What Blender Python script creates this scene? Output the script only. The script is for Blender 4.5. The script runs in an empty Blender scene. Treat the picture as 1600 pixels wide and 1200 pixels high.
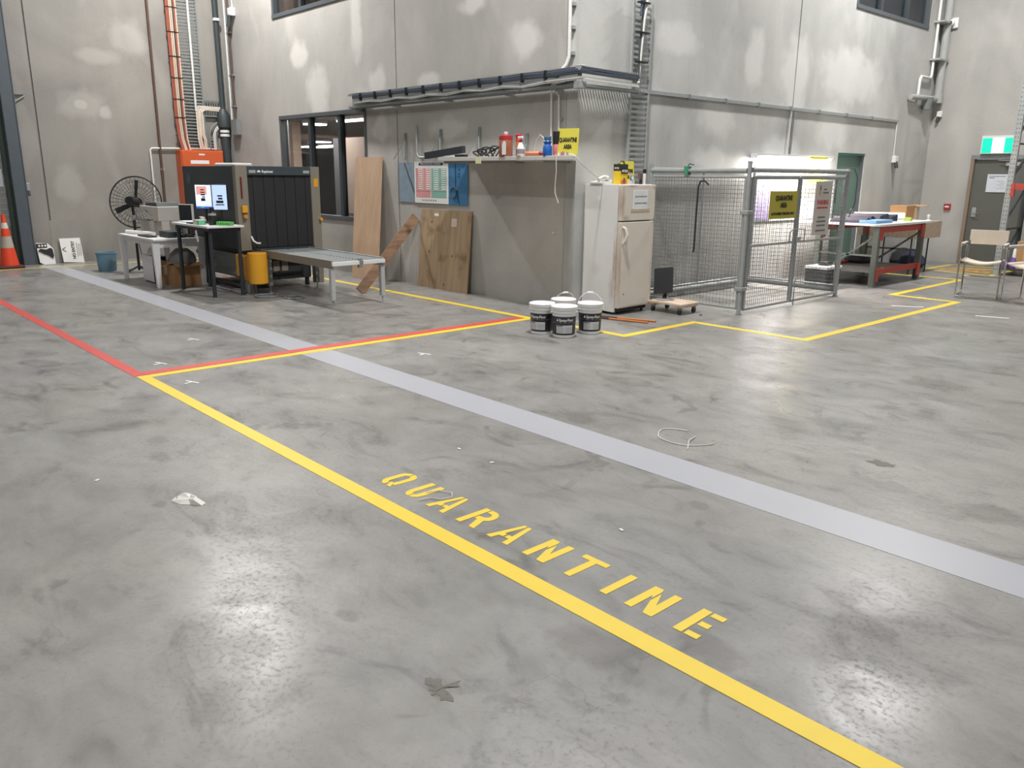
import bpy, bmesh, math, random
from mathutils import Vector, Matrix, Euler
random.seed(7)
PI = math.pi
S = bpy.context.scene
C = S.collection

# ---------------------------------------------------------------- camera
F_PX, YAW, PITCH, ROLL, CAM_H = 1261.18, 0.82854716, -0.25345027, 0.00923222, 1.7
fw = Vector((-math.sin(YAW) * math.cos(PITCH), math.cos(YAW) * math.cos(PITCH), math.sin(PITCH)))
rt = Vector((math.cos(YAW), math.sin(YAW), 0))
up = rt.cross(fw)
r2 = math.cos(ROLL) * rt + math.sin(ROLL) * up
u2 = -math.sin(ROLL) * rt + math.cos(ROLL) * up
cam = bpy.data.cameras.new('camera')
cam.sensor_width = 36.0
cam.lens = F_PX / 1600 * 36
cam.clip_start = 0.05
cam.clip_end = 200
co = bpy.data.objects.new('camera', cam)
C.objects.link(co)
M = Matrix.Identity(4)
for i in range(3):
    M[i][0] = r2[i]; M[i][1] = u2[i]; M[i][2] = -fw[i]
M[0][3] = 0; M[1][3] = 0; M[2][3] = CAM_H
co.matrix_world = M
S.camera = co

# ---------------------------------------------------------------- light and exposure
S.view_settings.view_transform = 'Standard'
S.view_settings.look = 'None'
S.view_settings.gamma = 1
S.view_settings.use_curve_mapping = False
S.view_settings.exposure = 0.0
w = bpy.data.worlds.new('world')
S.world = w
w.use_nodes = True
w.node_tree.nodes['Background'].inputs[0].default_value = (0.75, 0.8, 0.85, 1)
w.node_tree.nodes['Background'].inputs[1].default_value = 0.3

def lamp(name, loc, power, size, col=(1, 0.97, 0.92), rot=(0, 0, 0), size_y=None):
    l = bpy.data.lights.new(name, 'AREA')
    l.energy = power; l.color = col
    l.shape = 'RECTANGLE' if size_y else 'DISK'
    l.size = size
    if size_y: l.size_y = size_y
    o = bpy.data.objects.new(name, l)
    o.location = loc; o.rotation_euler = rot
    C.objects.link(o)
    return o

NEUT = (1, 0.985, 0.96)
for x, y, p in [(-14.7, 0.5, 110), (-4.8, -1.5, 330), (5.0, 3.4, 320), (3.0, -6.0, 220), (4.0, 14.2, 300)]:
    lamp('high_bay_light', (x, y, 9.0), p, 0.6, NEUT)
# floodlights carried on the walls, high above the frame
for x, y, z, p in [(-14.3, 6.0, 7.4, 440), (-5.4, 5.9, 7.6, 520), (-5.4, 14.4, 7.6, 440)]:
    lamp('wall_floodlight', (x, y, z), p, 0.5, NEUT)

# ---------------------------------------------------------------- materials
def lin(c):
    return tuple(((v / 255) / 12.92 if v / 255 <= 0.04045 else (((v / 255) + 0.055) / 1.055) ** 2.4) for v in c)

MATS = {}
def mat(name, rgb, rough=0.6, metal=0.0, var=0.12, scale=6.0, bump=0.0, emit=0.0, spec=None, alpha=None):
    """rgb: 0..255 as the surface's own colour; var: mottling"""
    if name in MATS: return MATS[name]
    m = bpy.data.materials.new(name); m.use_nodes = True
    nt = m.node_tree; N = nt.nodes; L = nt.links
    b = N['Principled BSDF']
    c = lin(rgb)
    b.inputs['Roughness'].default_value = rough
    b.inputs['Metallic'].default_value = metal
    if spec is not None: b.inputs['Specular IOR Level'].default_value = spec
    tc = N.new('ShaderNodeNewGeometry')
    nz = N.new('ShaderNodeTexNoise'); nz.inputs['Scale'].default_value = scale; nz.inputs['Detail'].default_value = 4
    L.new(tc.outputs['Position'], nz.inputs['Vector'])
    mx = N.new('ShaderNodeMix'); mx.data_type = 'RGBA'
    mx.inputs[6].default_value = (*[v * (1 - var) for v in c], 1)
    mx.inputs[7].default_value = (*[min(1, v * (1 + var)) for v in c], 1)
    L.new(nz.outputs['Fac'], mx.inputs[0])
    L.new(mx.outputs[2], b.inputs['Base Color'])
    if bump:
        bp = N.new('ShaderNodeBump'); bp.inputs['Strength'].default_value = bump; bp.inputs['Distance'].default_value = 0.01
        L.new(nz.outputs['Fac'], bp.inputs['Height']); L.new(bp.outputs['Normal'], b.inputs['Normal'])
    if emit:
        b.inputs['Emission Color'].default_value = (*c, 1)
        b.inputs['Emission Strength'].default_value = emit
    MATS[name] = m
    return m

def ramp(N, stops):
    r = N.new('ShaderNodeValToRGB')
    e = r.color_ramp.elements
    while len(e) < len(stops): e.new(0.5)
    for k, (p, c) in enumerate(stops):
        e[k].position = p
        e[k].color = (*c, 1) if len(c) == 3 else c
    return r

def blob_mask(N, L, pos, blobs, soft=0.45, wob=0.22, wscale=3.0):
    """0..1 mask of soft-edged patches; blobs: (centre xyz, radii xyz, strength)"""
    nz = N.new('ShaderNodeTexNoise'); nz.inputs['Scale'].default_value = wscale; nz.inputs['Detail'].default_value = 3
    L.new(pos, nz.inputs['Vector'])
    sb = N.new('ShaderNodeVectorMath'); sb.operation = 'SUBTRACT'; L.new(nz.outputs['Color'], sb.inputs[0]); sb.inputs[1].default_value = (0.5, 0.5, 0.5)
    out = None
    for c, r, k in blobs:
        a = N.new('ShaderNodeVectorMath'); a.operation = 'SUBTRACT'; L.new(pos, a.inputs[0]); a.inputs[1].default_value = c
        m_ = N.new('ShaderNodeVectorMath'); m_.operation = 'MULTIPLY'; L.new(a.outputs[0], m_.inputs[0]); m_.inputs[1].default_value = [1 / q if q else 0 for q in r]
        w_ = N.new('ShaderNodeVectorMath'); w_.operation = 'SCALE'; L.new(sb.outputs[0], w_.inputs[0]); w_.inputs['Scale'].default_value = wob * 5
        d = N.new('ShaderNodeVectorMath'); d.operation = 'ADD'; L.new(m_.outputs[0], d.inputs[0]); L.new(w_.outputs[0], d.inputs[1])
        l = N.new('ShaderNodeVectorMath'); l.operation = 'LENGTH'; L.new(d.outputs[0], l.inputs[0])
        mr = N.new('ShaderNodeMapRange'); mr.inputs[1].default_value = 1.0; mr.inputs[2].default_value = 1.0 - soft; mr.inputs[3].default_value = 0; mr.inputs[4].default_value = k
        L.new(l.outputs['Value'], mr.inputs[0])
        if out is None: out = mr.outputs[0]
        else:
            mx = N.new('ShaderNodeMath'); mx.operation = 'MAXIMUM'; L.new(out, mx.inputs[0]); L.new(mr.outputs[0], mx.inputs[1]); out = mx.outputs[0]
    return out

def concrete_wall(name, base, seed=0.0, blobs=()):
    m = bpy.data.materials.new(name); m.use_nodes = True
    nt = m.node_tree; N = nt.nodes; L = nt.links; b = N['Principled BSDF']
    g = N.new('ShaderNodeNewGeometry')
    mp = N.new('ShaderNodeMapping'); mp.inputs['Location'].default_value = (seed, seed * 1.7, seed * 0.6)
    L.new(g.outputs['Position'], mp.inputs[0])
    # broad clouding
    n1 = N.new('ShaderNodeTexNoise'); n1.inputs['Scale'].default_value = 0.55; n1.inputs['Detail'].default_value = 5; n1.inputs['Distortion'].default_value = 0.6
    L.new(mp.outputs[0], n1.inputs['Vector'])
    r1 = ramp(N, [(0.28, (0.74, 0.75, 0.755)), (0.52, (1, 1, 1)), (0.72, (1.16, 1.16, 1.15))])
    L.new(n1.outputs['Fac'], r1.inputs[0])
    # trowelled pale patches with fairly crisp rims
    mp2 = N.new('ShaderNodeMapping'); mp2.inputs['Scale'].default_value = (1, 1, 0.55)
    L.new(mp.outputs[0], mp2.inputs[0])
    n2 = N.new('ShaderNodeTexNoise'); n2.inputs['Scale'].default_value = 1.15; n2.inputs['Detail'].default_value = 2.5; n2.inputs['Distortion'].default_value = 0.7
    L.new(mp2.outputs[0], n2.inputs['Vector'])
    r2_ = ramp(N, [(0.52, (0, 0, 0)), (0.62, (0.45, 0.45, 0.45)), (0.78, (1, 1, 1))])
    L.new(n2.outputs['Fac'], r2_.inputs[0])
    # vertical streaks
    mp3 = N.new('ShaderNodeMapping'); mp3.inputs['Scale'].default_value = (3.2, 3.2, 0.22)
    L.new(mp.outputs[0], mp3.inputs[0])
    n3 = N.new('ShaderNodeTexNoise'); n3.inputs['Scale'].default_value = 0.9; n3.inputs['Detail'].default_value = 4
    L.new(mp3.outputs[0], n3.inputs['Vector'])
    r3 = ramp(N, [(0.3, (0.95, 0.95, 0.955)), (0.6, (1.02, 1.02, 1.02))])
    L.new(n3.outputs['Fac'], r3.inputs[0])
    # fine grain and pin holes
    n4 = N.new('ShaderNodeTexNoise'); n4.inputs['Scale'].default_value = 34; n4.inputs['Detail'].default_value = 3
    L.new(mp.outputs[0], n4.inputs['Vector'])
    r4 = ramp(N, [(0.25, (0.93, 0.93, 0.93)), (0.5, (1, 1, 1))])
    L.new(n4.outputs['Fac'], r4.inputs[0])
    def mul(a, bb, f=1.0):
        x = N.new('ShaderNodeMix'); x.data_type = 'RGBA'; x.blend_type = 'MULTIPLY'; x.inputs[0].default_value = f
        L.new(a, x.inputs[6]); L.new(bb, x.inputs[7]); return x.outputs[2]
    bc = N.new('ShaderNodeRGB'); bc.outputs[0].default_value = (*lin(base), 1)
    c = mul(bc.outputs[0], r1.outputs[0]); c = mul(c, r3.outputs[0]); c = mul(c, r4.outputs[0])
    x = N.new('ShaderNodeMix'); x.data_type = 'RGBA'; x.blend_type = 'MIX'
    ml = N.new('ShaderNodeMath'); ml.operation = 'MULTIPLY'; ml.inputs[1].default_value = 0.4
    L.new(r2_.outputs[0], ml.inputs[0]); L.new(ml.outputs[0], x.inputs[0])
    L.new(c, x.inputs[6]); x.inputs[7].default_value = (*lin([min(255, v + 34) for v in base]), 1)
    final = x.outputs[2]
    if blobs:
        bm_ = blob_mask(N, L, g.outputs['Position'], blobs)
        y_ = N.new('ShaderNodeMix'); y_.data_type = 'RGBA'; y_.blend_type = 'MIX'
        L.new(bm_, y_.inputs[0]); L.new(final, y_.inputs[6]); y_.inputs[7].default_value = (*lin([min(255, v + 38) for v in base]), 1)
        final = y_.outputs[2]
    L.new(final, b.inputs['Base Color'])
    b.inputs['Roughness'].default_value = 0.62
    bp = N.new('ShaderNodeBump'); bp.inputs['Strength'].default_value = 0.08; bp.inputs['Distance'].default_value = 0.004
    L.new(n4.outputs['Fac'], bp.inputs['Height']); L.new(bp.outputs['Normal'], b.inputs['Normal'])
    MATS[name] = m
    return m

def floor_mat():
    m = bpy.data.materials.new('polished_concrete'); m.use_nodes = True
    nt = m.node_tree; N = nt.nodes; L = nt.links; b = N['Principled BSDF']
    g = N.new('ShaderNodeNewGeometry')
    def noise(scale, detail, dist=0.0, sc=(1, 1, 1), rough=0.5, rot=0.0, off=(0, 0, 0)):
        mp = N.new('ShaderNodeMapping'); mp.inputs['Scale'].default_value = sc; mp.inputs['Rotation'].default_value = (0, 0, rot); mp.inputs['Location'].default_value = off
        L.new(g.outputs['Position'], mp.inputs[0])
        n = N.new('ShaderNodeTexNoise'); n.inputs['Scale'].default_value = scale; n.inputs['Detail'].default_value = detail; n.inputs['Distortion'].default_value = dist
        n.inputs['Roughness'].default_value = rough
        L.new(mp.outputs[0], n.inputs['Vector']); return n.outputs['Fac']
    def mul(a, bb, f=1.0):
        x = N.new('ShaderNodeMix'); x.data_type = 'RGBA'; x.blend_type = 'MULTIPLY'; x.inputs[0].default_value = f
        L.new(a, x.inputs[6]); L.new(bb, x.inputs[7]); return x.outputs[2]
    def rmp(src, stops):
        r = ramp(N, stops); L.new(src, r.inputs[0]); return r.outputs[0]
    bc = N.new('ShaderNodeRGB'); bc.outputs[0].default_value = (*lin((137, 136, 134)), 1)
    broad = noise(0.7, 6, 0.8)
    c = mul(bc.outputs[0], rmp(broad, [(0.3, (0.83, 0.83, 0.835)), (0.5, (0.99, 0.99, 0.99)), (0.68, (1.1, 1.1, 1.09))]))
    warm = noise(0.35, 2, 0.0, off=(5, 2, 0))
    c = mul(c, rmp(warm, [(0.4, (1.0, 1.0, 1.0)), (0.65, (1.02, 0.99, 0.97))]))
    sm = noise(2.3, 6, 1.3, (0.75, 1.3, 1), 0.62, 0.6)
    c = mul(c, rmp(sm, [(0.30, (0.60, 0.60, 0.60)), (0.45, (0.97, 0.97, 0.97)), (0.62, (1.07, 1.07, 1.07))]))
    cl = noise(5.5, 6, 0.6, (0.6, 1.2, 1), 0.65, 0.9, (1, 4, 0))
    c = mul(c, rmp(cl, [(0.33, (0.86, 0.86, 0.86)), (0.5, (1, 1, 1)), (0.7, (1.05, 1.05, 1.05))]))
    blot = noise(1.25, 3, 2.2, (1, 1, 1), 0.55, 0.0, (3.3, 8.1, 0))
    c = mul(c, rmp(blot, [(0.30, (0.72, 0.715, 0.71)), (0.35, (1, 1, 1))]))
    grain = noise(42, 5, 0.0, (1, 1, 1), 0.7)
    c = mul(c, rmp(grain, [(0.30, (0.85, 0.85, 0.85)), (0.44, (1, 1, 1)), (0.7, (1.03, 1.03, 1.03))]))
    pits = noise(120, 2)
    c = mul(c, rmp(pits, [(0.26, (0.6, 0.6, 0.6)), (0.33, (1, 1, 1))]))
    # hairline cracks: distance to the edges of large distorted cells
    mp = N.new('ShaderNodeMapping'); L.new(g.outputs['Position'], mp.inputs[0])
    nd = N.new('ShaderNodeTexNoise'); nd.inputs['Scale'].default_value = 1.7; nd.inputs['Detail'].default_value = 5
    L.new(mp.outputs[0], nd.inputs['Vector'])
    ad = N.new('ShaderNodeMix'); ad.data_type = 'RGBA'; ad.blend_type = 'ADD'; ad.inputs[0].default_value = 0.9
    L.new(mp.outputs[0], ad.inputs[6]); L.new(nd.outputs['Color'], ad.inputs[7])
    v = N.new('ShaderNodeTexVoronoi'); v.feature = 'DISTANCE_TO_EDGE'; v.inputs['Scale'].default_value = 0.62
    L.new(ad.outputs[2], v.inputs['Vector'])
    cr = rmp(v.outputs['Distance'], [(0.0, (0.80, 0.80, 0.80)), (0.0025, (1, 1, 1))])
    gate = noise(0.9, 2, 0, off=(9, 1, 0))
    gr = ramp(N, [(0.5, (0, 0, 0)), (0.6, (1, 1, 1))]); L.new(gate, gr.inputs[0])
    x = N.new('ShaderNodeMix'); x.data_type = 'RGBA'; x.blend_type = 'MULTIPLY'
    L.new(gr.outputs[0], x.inputs[0]); L.new(c, x.inputs[6]); L.new(cr, x.inputs[7])
    c = x.outputs[2]
    fm = blob_mask(N, L, g.outputs['Position'], [((-1.78, 2.01, 0), (0.18, 0.13, 0), 0.42), ((-1.69, 2.1, 0), (0.11, 0.08, 0), 0.42), ((-1.49, 2.34, 0), (0.16, 0.12, 0), 0.42), ((-1.39, 2.3, 0), (0.07, 0.05, 0), 0.42), ((-4.92, 1.58, 0), (0.11, 0.08, 0), 0.42), ((-2.26, 2.25, 0), (0.04, 0.03, 0), 0.42), ((-2.55, 1.47, 0), (0.07, 0.05, 0), 0.42), ((-1.71, 4.52, 0), (0.14, 0.1, 0), 0.42), ((-1.22, 4.52, 0), (0.2, 0.15, 0), 0.42), ((-1.14, 2.93, 0), (0.14, 0.1, 0), 0.42), ((-2.49, 7.19, 0), (0.34, 0.25, 0), 0.42), ((-2.28, 3.45, 0), (0.08, 0.06, 0), 0.42)], 0.35, 0.3, 7.0)
    x = N.new('ShaderNodeMix'); x.data_type = 'RGBA'; x.blend_type = 'MULTIPLY'
    L.new(fm, x.inputs[0]); L.new(c, x.inputs[6]); x.inputs[7].default_value = (0.42, 0.40, 0.38, 1); c = x.outputs[2]
    L.new(c, b.inputs['Base Color'])
    gl = noise(1.5, 6, 1.0, (1, 1, 1), 0.6, 0, (2, 7, 0))
    rr = rmp(gl, [(0.34, (0.50, 0.50, 0.50)), (0.52, (0.34, 0.34, 0.34)), (0.66, (0.26, 0.26, 0.26))])
    rr = mul(rr, rmp(grain, [(0.3, (1.5, 1.5, 1.5)), (0.5, (1, 1, 1))]))
    L.new(rr, b.inputs['Roughness'])
    b.inputs['Specular IOR Level'].default_value = 0.5
    bp = N.new('ShaderNodeBump'); bp.inputs['Strength'].default_value = 0.05; bp.inputs['Distance'].default_value = 0.003
    L.new(grain, bp.inputs['Height']); L.new(bp.outputs['Normal'], b.inputs['Normal'])
    return m

def wood_mat(name, c1, c2, axis=2, scale=3.0, rough=0.6, knots=True):
    m = bpy.data.materials.new(name); m.use_nodes = True
    nt = m.node_tree; N = nt.nodes; L = nt.links; b = N['Principled BSDF']
    g = N.new('ShaderNodeTexCoord')
    sc = [9, 9, 9]; sc[axis] = 1.0
    mp = N.new('ShaderNodeMapping'); mp.inputs['Scale'].default_value = sc
    L.new(g.outputs['Object'], mp.inputs[0])
    n = N.new('ShaderNodeTexNoise'); n.inputs['Scale'].default_value = scale; n.inputs['Detail'].default_value = 5; n.inputs['Distortion'].default_value = 0.8
    L.new(mp.outputs[0], n.inputs['Vector'])
    r = ramp(N, [(0.3, lin(c1)), (0.65, lin(c2))]); L.new(n.outputs['Fac'], r.inputs[0])
    out = r.outputs[0]
    if knots:
        v = N.new('ShaderNodeTexNoise'); v.inputs['Scale'].default_value = 3.1; v.inputs['Detail'].default_value = 2
        L.new(g.outputs['Object'], v.inputs['Vector'])
        rk = ramp(N, [(0.30, (0.62, 0.55, 0.5)), (0.42, (1, 1, 1))]); L.new(v.outputs['Fac'], rk.inputs[0])
        x = N.new('ShaderNodeMix'); x.data_type = 'RGBA'; x.blend_type = 'MULTIPLY'; x.inputs[0].default_value = 1
        L.new(out, x.inputs[6]); L.new(rk.outputs[0], x.inputs[7]); out = x.outputs[2]
    L.new(out, b.inputs['Base Color'])
    b.inputs['Roughness'].default_value = rough
    MATS[name] = m
    return m

def glass_mat(name, tint, refl=0.12):
    m = bpy.data.materials.new(name); m.use_nodes = True
    nt = m.node_tree; N = nt.nodes; L = nt.links
    for n in list(N):
        if n.type != 'OUTPUT_MATERIAL': N.remove(n)
    t = N.new('ShaderNodeBsdfTransparent'); t.inputs[0].default_value = (*lin(tint), 1)
    gl = N.new('ShaderNodeBsdfGlossy'); gl.inputs['Roughness'].default_value = 0.05
    mx = N.new('ShaderNodeMixShader'); mx.inputs[0].default_value = 0.07
    L.new(t.outputs[0], mx.inputs[1]); L.new(gl.outputs[0], mx.inputs[2])
    L.new(mx.outputs[0], N['Material Output'].inputs[0])
    MATS[name] = m
    return m

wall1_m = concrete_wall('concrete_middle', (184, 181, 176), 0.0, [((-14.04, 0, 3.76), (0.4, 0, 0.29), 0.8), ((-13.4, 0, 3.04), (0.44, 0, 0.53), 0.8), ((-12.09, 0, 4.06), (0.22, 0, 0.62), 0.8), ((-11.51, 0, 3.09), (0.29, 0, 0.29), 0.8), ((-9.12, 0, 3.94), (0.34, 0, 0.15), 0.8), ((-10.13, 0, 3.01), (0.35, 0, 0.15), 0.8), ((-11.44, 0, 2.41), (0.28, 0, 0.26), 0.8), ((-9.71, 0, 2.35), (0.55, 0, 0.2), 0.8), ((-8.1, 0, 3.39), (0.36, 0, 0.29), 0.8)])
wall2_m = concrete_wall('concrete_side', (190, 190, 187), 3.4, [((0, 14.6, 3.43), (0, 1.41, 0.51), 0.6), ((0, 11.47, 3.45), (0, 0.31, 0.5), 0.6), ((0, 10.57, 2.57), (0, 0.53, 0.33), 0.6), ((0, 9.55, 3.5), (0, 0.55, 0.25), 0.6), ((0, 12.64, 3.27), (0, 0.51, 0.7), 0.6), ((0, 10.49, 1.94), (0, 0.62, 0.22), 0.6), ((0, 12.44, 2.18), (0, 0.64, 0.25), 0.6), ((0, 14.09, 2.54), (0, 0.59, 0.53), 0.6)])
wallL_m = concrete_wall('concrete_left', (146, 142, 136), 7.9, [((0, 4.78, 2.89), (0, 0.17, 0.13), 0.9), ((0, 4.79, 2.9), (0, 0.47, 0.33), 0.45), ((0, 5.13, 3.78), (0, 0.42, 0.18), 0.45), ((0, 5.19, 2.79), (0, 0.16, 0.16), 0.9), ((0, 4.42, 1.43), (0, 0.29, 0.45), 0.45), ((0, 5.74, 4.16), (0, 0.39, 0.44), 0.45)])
wallF_m = concrete_wall('concrete_far', (172, 170, 166), 12.2)
plain_wall = mat('painted_hall_lining', (150, 150, 148), 0.8, var=0.03, scale=0.5)
floorm = floor_mat()
groove = mat('joint_sealant', (128, 124, 118), 0.9)
yellow_paint = mat('yellow_floor_paint', (232, 202, 62), 0.45, var=0.05, scale=8)
red_paint = mat('red_floor_paint', (206, 84, 78), 0.45, var=0.05, scale=8)
grey_paint = mat('grey_floor_paint', (170, 172, 179), 0.4, var=0.035, scale=3)
faded_yellow = mat('worn_yellow_paint', (205, 158, 74), 0.6, var=0.2, scale=30)
galv = mat('galvanised_steel', (168, 172, 173), 0.45, 0.3, var=0.16, scale=14)
galv_d = mat('dull_galvanised', (134, 139, 139), 0.55, 0.15, var=0.15, scale=10)
wire_m = mat('wire_steel', (112, 113, 110), 0.5, 0.35)
chrome = mat('chrome', (210, 208, 204), 0.12, 1.0, var=0.02)
slate = mat('slate_frame', (84, 90, 94), 0.45, var=0.04)
slate_dark = mat('dark_slate_paint', (60, 67, 70), 0.5, var=0.04)
black_rub = mat('black_rubber', (42, 42, 45), 0.6, var=0.08)
blackp = mat('black_plastic', (36, 37, 40), 0.4, var=0.06)
taupe = mat('taupe_metal', (136, 129, 118), 0.5, var=0.04)
white_p = mat('white_plastic', (236, 236, 236), 0.35, var=0.02)
white_m = mat('white_metal', (226, 226, 226), 0.4, var=0.03)
white_lit = mat('white_board', (244, 243, 246), 0.5, var=0.02)
cream = mat('cream_enamel', (224, 217, 206), 0.35, var=0.05, scale=3)
cream_side = mat('white_enamel', (228, 228, 226), 0.35, var=0.04, scale=3)
orange_m = mat('orange_enamel', (212, 98, 54), 0.4, var=0.03)
yellow_g = mat('guard_yellow', (228, 164, 44), 0.4, var=0.04)
sign_y = mat('sign_yellow', (216, 206, 80), 0.5, var=0.03)
sign_yd = mat('sign_yellow_faded', (190, 180, 66), 0.5, var=0.04)
ink = mat('black_ink', (34, 32, 30), 0.6)
ink_g = mat('grey_ink', (120, 120, 120), 0.6)
ink_r = mat('red_ink', (196, 84, 76), 0.6)
paper = mat('white_paper', (238, 238, 236), 0.7, var=0.02)
red_rack = mat('rack_red', (178, 66, 56), 0.45, var=0.06)
green_rack = mat('rack_grey_green', (98, 104, 98), 0.5, var=0.08)
door_dark = mat('door_dark_grey', (96, 97, 92), 0.5, var=0.04, scale=2)
door_green = mat('door_green', (96, 122, 112), 0.5, var=0.05, scale=1.5)
card = mat('cardboard', (178, 138, 96), 0.8, var=0.08)
pine = wood_mat('pale_ply', (184, 154, 128), (200, 170, 143), 2, 1.0, knots=False)
ply = wood_mat('rough_ply', (156, 132, 106), (182, 158, 128), 2, 1.1)
plank_m = wood_mat('brown_plank', (120, 92, 72), (156, 124, 98), 1, 1.6)
dolly_m = wood_mat('dolly_wood', (196, 170, 144), (224, 204, 184), 0, 1.6)
glass = glass_mat('tinted_glass', (232, 235, 238))
cable_w = mat('white_cable', (222, 222, 218), 0.4)
cable_b = mat('black_cable', (66, 68, 72), 0.5)
cable_blue = mat('blue_cable', (70, 82, 98), 0.5)
cable_r = mat('red_cable', (172, 92, 76), 0.5)
cable_c = mat('cream_cable', (222, 200, 176), 0.5)
brown_pipe = mat('brown_pipe', (96, 72, 60), 0.5)
warm_room = mat('office_wall', (168, 152, 140), 0.8, var=0.03)
dark_room = mat('office_partition', (92, 94, 98), 0.7, var=0.04)
tube_light = mat('tube_light', (255, 250, 238), 0.5, emit=6.0)
orange_stick = mat('orange_handle', (200, 128, 74), 0.5)

# ---------------------------------------------------------------- builders
class MB:
    def __init__(s): s.v = []; s.f = []; s.sm = []
    def add(s, vs, fs, smooth=False):
        o = len(s.v); s.v += [Vector(v) for v in vs]
        for f in fs: s.f.append([i + o for i in f]); s.sm.append(smooth)
        return s
    def box(s, c, d, rz=0.0, rx=0.0, ry=0.0):
        m = Euler((rx, ry, rz)).to_matrix()
        vs = []
        for z in (-.5, .5):
            for y in (-.5, .5):
                for x in (-.5, .5):
                    vs.append(Vector(c) + m @ Vector((x * d[0], y * d[1], z * d[2])))
        return s.add(vs, [(0, 2, 3, 1), (4, 5, 7, 6), (0, 1, 5, 4), (2, 6, 7, 3), (0, 4, 6, 2), (1, 3, 7, 5)])
    def bb(s, a, b):
        return s.box([(a[i] + b[i]) / 2 for i in range(3)], [abs(b[i] - a[i]) for i in range(3)])
    def bar(s, p, q, w_, t_, upv=(0, 0, 1)):
        p = Vector(p); q = Vector(q); d = (q - p).normalized(); u = Vector(upv)
        if abs(d.dot(u)) > 0.99: u = Vector((1, 0, 0))
        a = d.cross(u).normalized() * (w_ / 2); b_ = a.cross(d).normalized() * (t_ / 2)
        vs = [p - a - b_, p + a - b_, p + a + b_, p - a + b_, q - a - b_, q + a - b_, q + a + b_, q - a + b_]
        return s.add(vs, [(0, 1, 2, 3), (7, 6, 5, 4), (0, 4, 5, 1), (1, 5, 6, 2), (2, 6, 7, 3), (3, 7, 4, 0)])
    def tube(s, pts, r, n=8, closed=False, caps=True, smooth=True):
        pts = [Vector(p) for p in pts]; K = len(pts)
        rs = r if isinstance(r, (list, tuple)) else [r] * K
        vs = []; ref = None
        for i, p in enumerate(pts):
            if closed: d = (pts[(i + 1) % K] - pts[i - 1])
            elif i == 0: d = pts[1] - p
            elif i == K - 1: d = p - pts[i - 1]
            else: d = (pts[i + 1] - p).normalized() + (p - pts[i - 1]).normalized()
            if d.length < 1e-9: d = Vector((0, 0, 1))
            d.normalize()
            if ref is None: ref = Vector((0, 0, 1)) if abs(d.z) < 0.9 else Vector((1, 0, 0))
            a = (ref - d * ref.dot(d)).normalized(); b_ = d.cross(a); ref = a
            for k in range(n):
                t = 2 * PI * k / n
                vs.append(p + (a * math.cos(t) + b_ * math.sin(t)) * rs[i])
        fs = []
        R = K if closed else K - 1
        for i in range(R):
            j = (i + 1) % K
            for k in range(n):
                l = (k + 1) % n
                fs.append((i * n + k, i * n + l, j * n + l, j * n + k))
        s.add(vs, fs, smooth)
        if caps and not closed:
            o = len(s.v) - K * n
            s.f.append([o + k for k in range(n)][::-1]); s.sm.append(False)
            s.f.append([o + (K - 1) * n + k for k in range(n)]); s.sm.append(False)
        return s
    def cyl(s, p, q, r, n=16, r2=None):
        return s.tube([p, q], [r, r if r2 is None else r2], n)
    def lathe(s, c, prof, n=20, smooth=True):
        vs = []; fs = []
        for (r, z) in prof:
            for k in range(n):
                t = 2 * PI * k / n
                vs.append((c[0] + r * math.cos(t), c[1] + r * math.sin(t), c[2] + z))
        P = len(prof)
        for i in range(P - 1):
            for k in range(n):
                l = (k + 1) % n
                fs.append((i * n + k, i * n + l, (i + 1) * n + l, (i + 1) * n + k))
        s.add(vs, fs, smooth)
        o = len(s.v) - P * n
        s.f.append([o + k for k in range(n)][::-1]); s.sm.append(False)
        s.f.append([o + (P - 1) * n + k for k in range(n)]); s.sm.append(False)
        return s
    def prism(s, poly, fn, t0, t1):
        """poly: 2D points ccw; fn(u,v,t) -> 3D"""
        n = len(poly)
        vs = [fn(u, v, t0) for u, v in poly] + [fn(u, v, t1) for u, v in poly]
        fs = [list(range(n))[::-1], [n + k for k in range(n)]] + [(k, (k + 1) % n, n + (k + 1) % n, n + k) for k in range(n)]
        return s.add(vs, fs)
    def build(s, name, m, parent=None, bevel=0.0, label=None, local=False):
        me = bpy.data.meshes.new(name)
        vs = s.v
        o = bpy.data.objects.new(name, me)
        if parent is None:
            lo = Vector([min(v[i] for v in vs) for i in range(3)]); hi = Vector([max(v[i] for v in vs) for i in range(3)])
            org = Vector(((lo.x + hi.x) / 2, (lo.y + hi.y) / 2, lo.z))
            o.location = org
        else:
            org = Vector((0, 0, 0)) if local else Vector(parent['_org'])
            o.parent = parent
            o['_org'] = list(org)
        me.from_pydata([tuple(v - org) for v in vs], [], s.f)
        if any(s.sm):
            me.polygons.foreach_set('use_smooth', s.sm)
        me.materials.append(m)
        bm = bmesh.new(); bm.from_mesh(me); bmesh.ops.recalc_face_normals(bm, faces=bm.faces); bm.to_mesh(me); bm.free()
        if any(s.sm):
            try: me.set_sharp_from_angle(angle=math.radians(40))
            except Exception: pass
        if bevel:
            md = o.modifiers.new('bevel', 'BEVEL'); md.width = bevel; md.segments = 2; md.limit_method = 'ANGLE'; md.angle_limit = math.radians(40)
        C.objects.link(o)
        o['_org'] = list(org)
        if label: o['label'] = label
        return o

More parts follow.
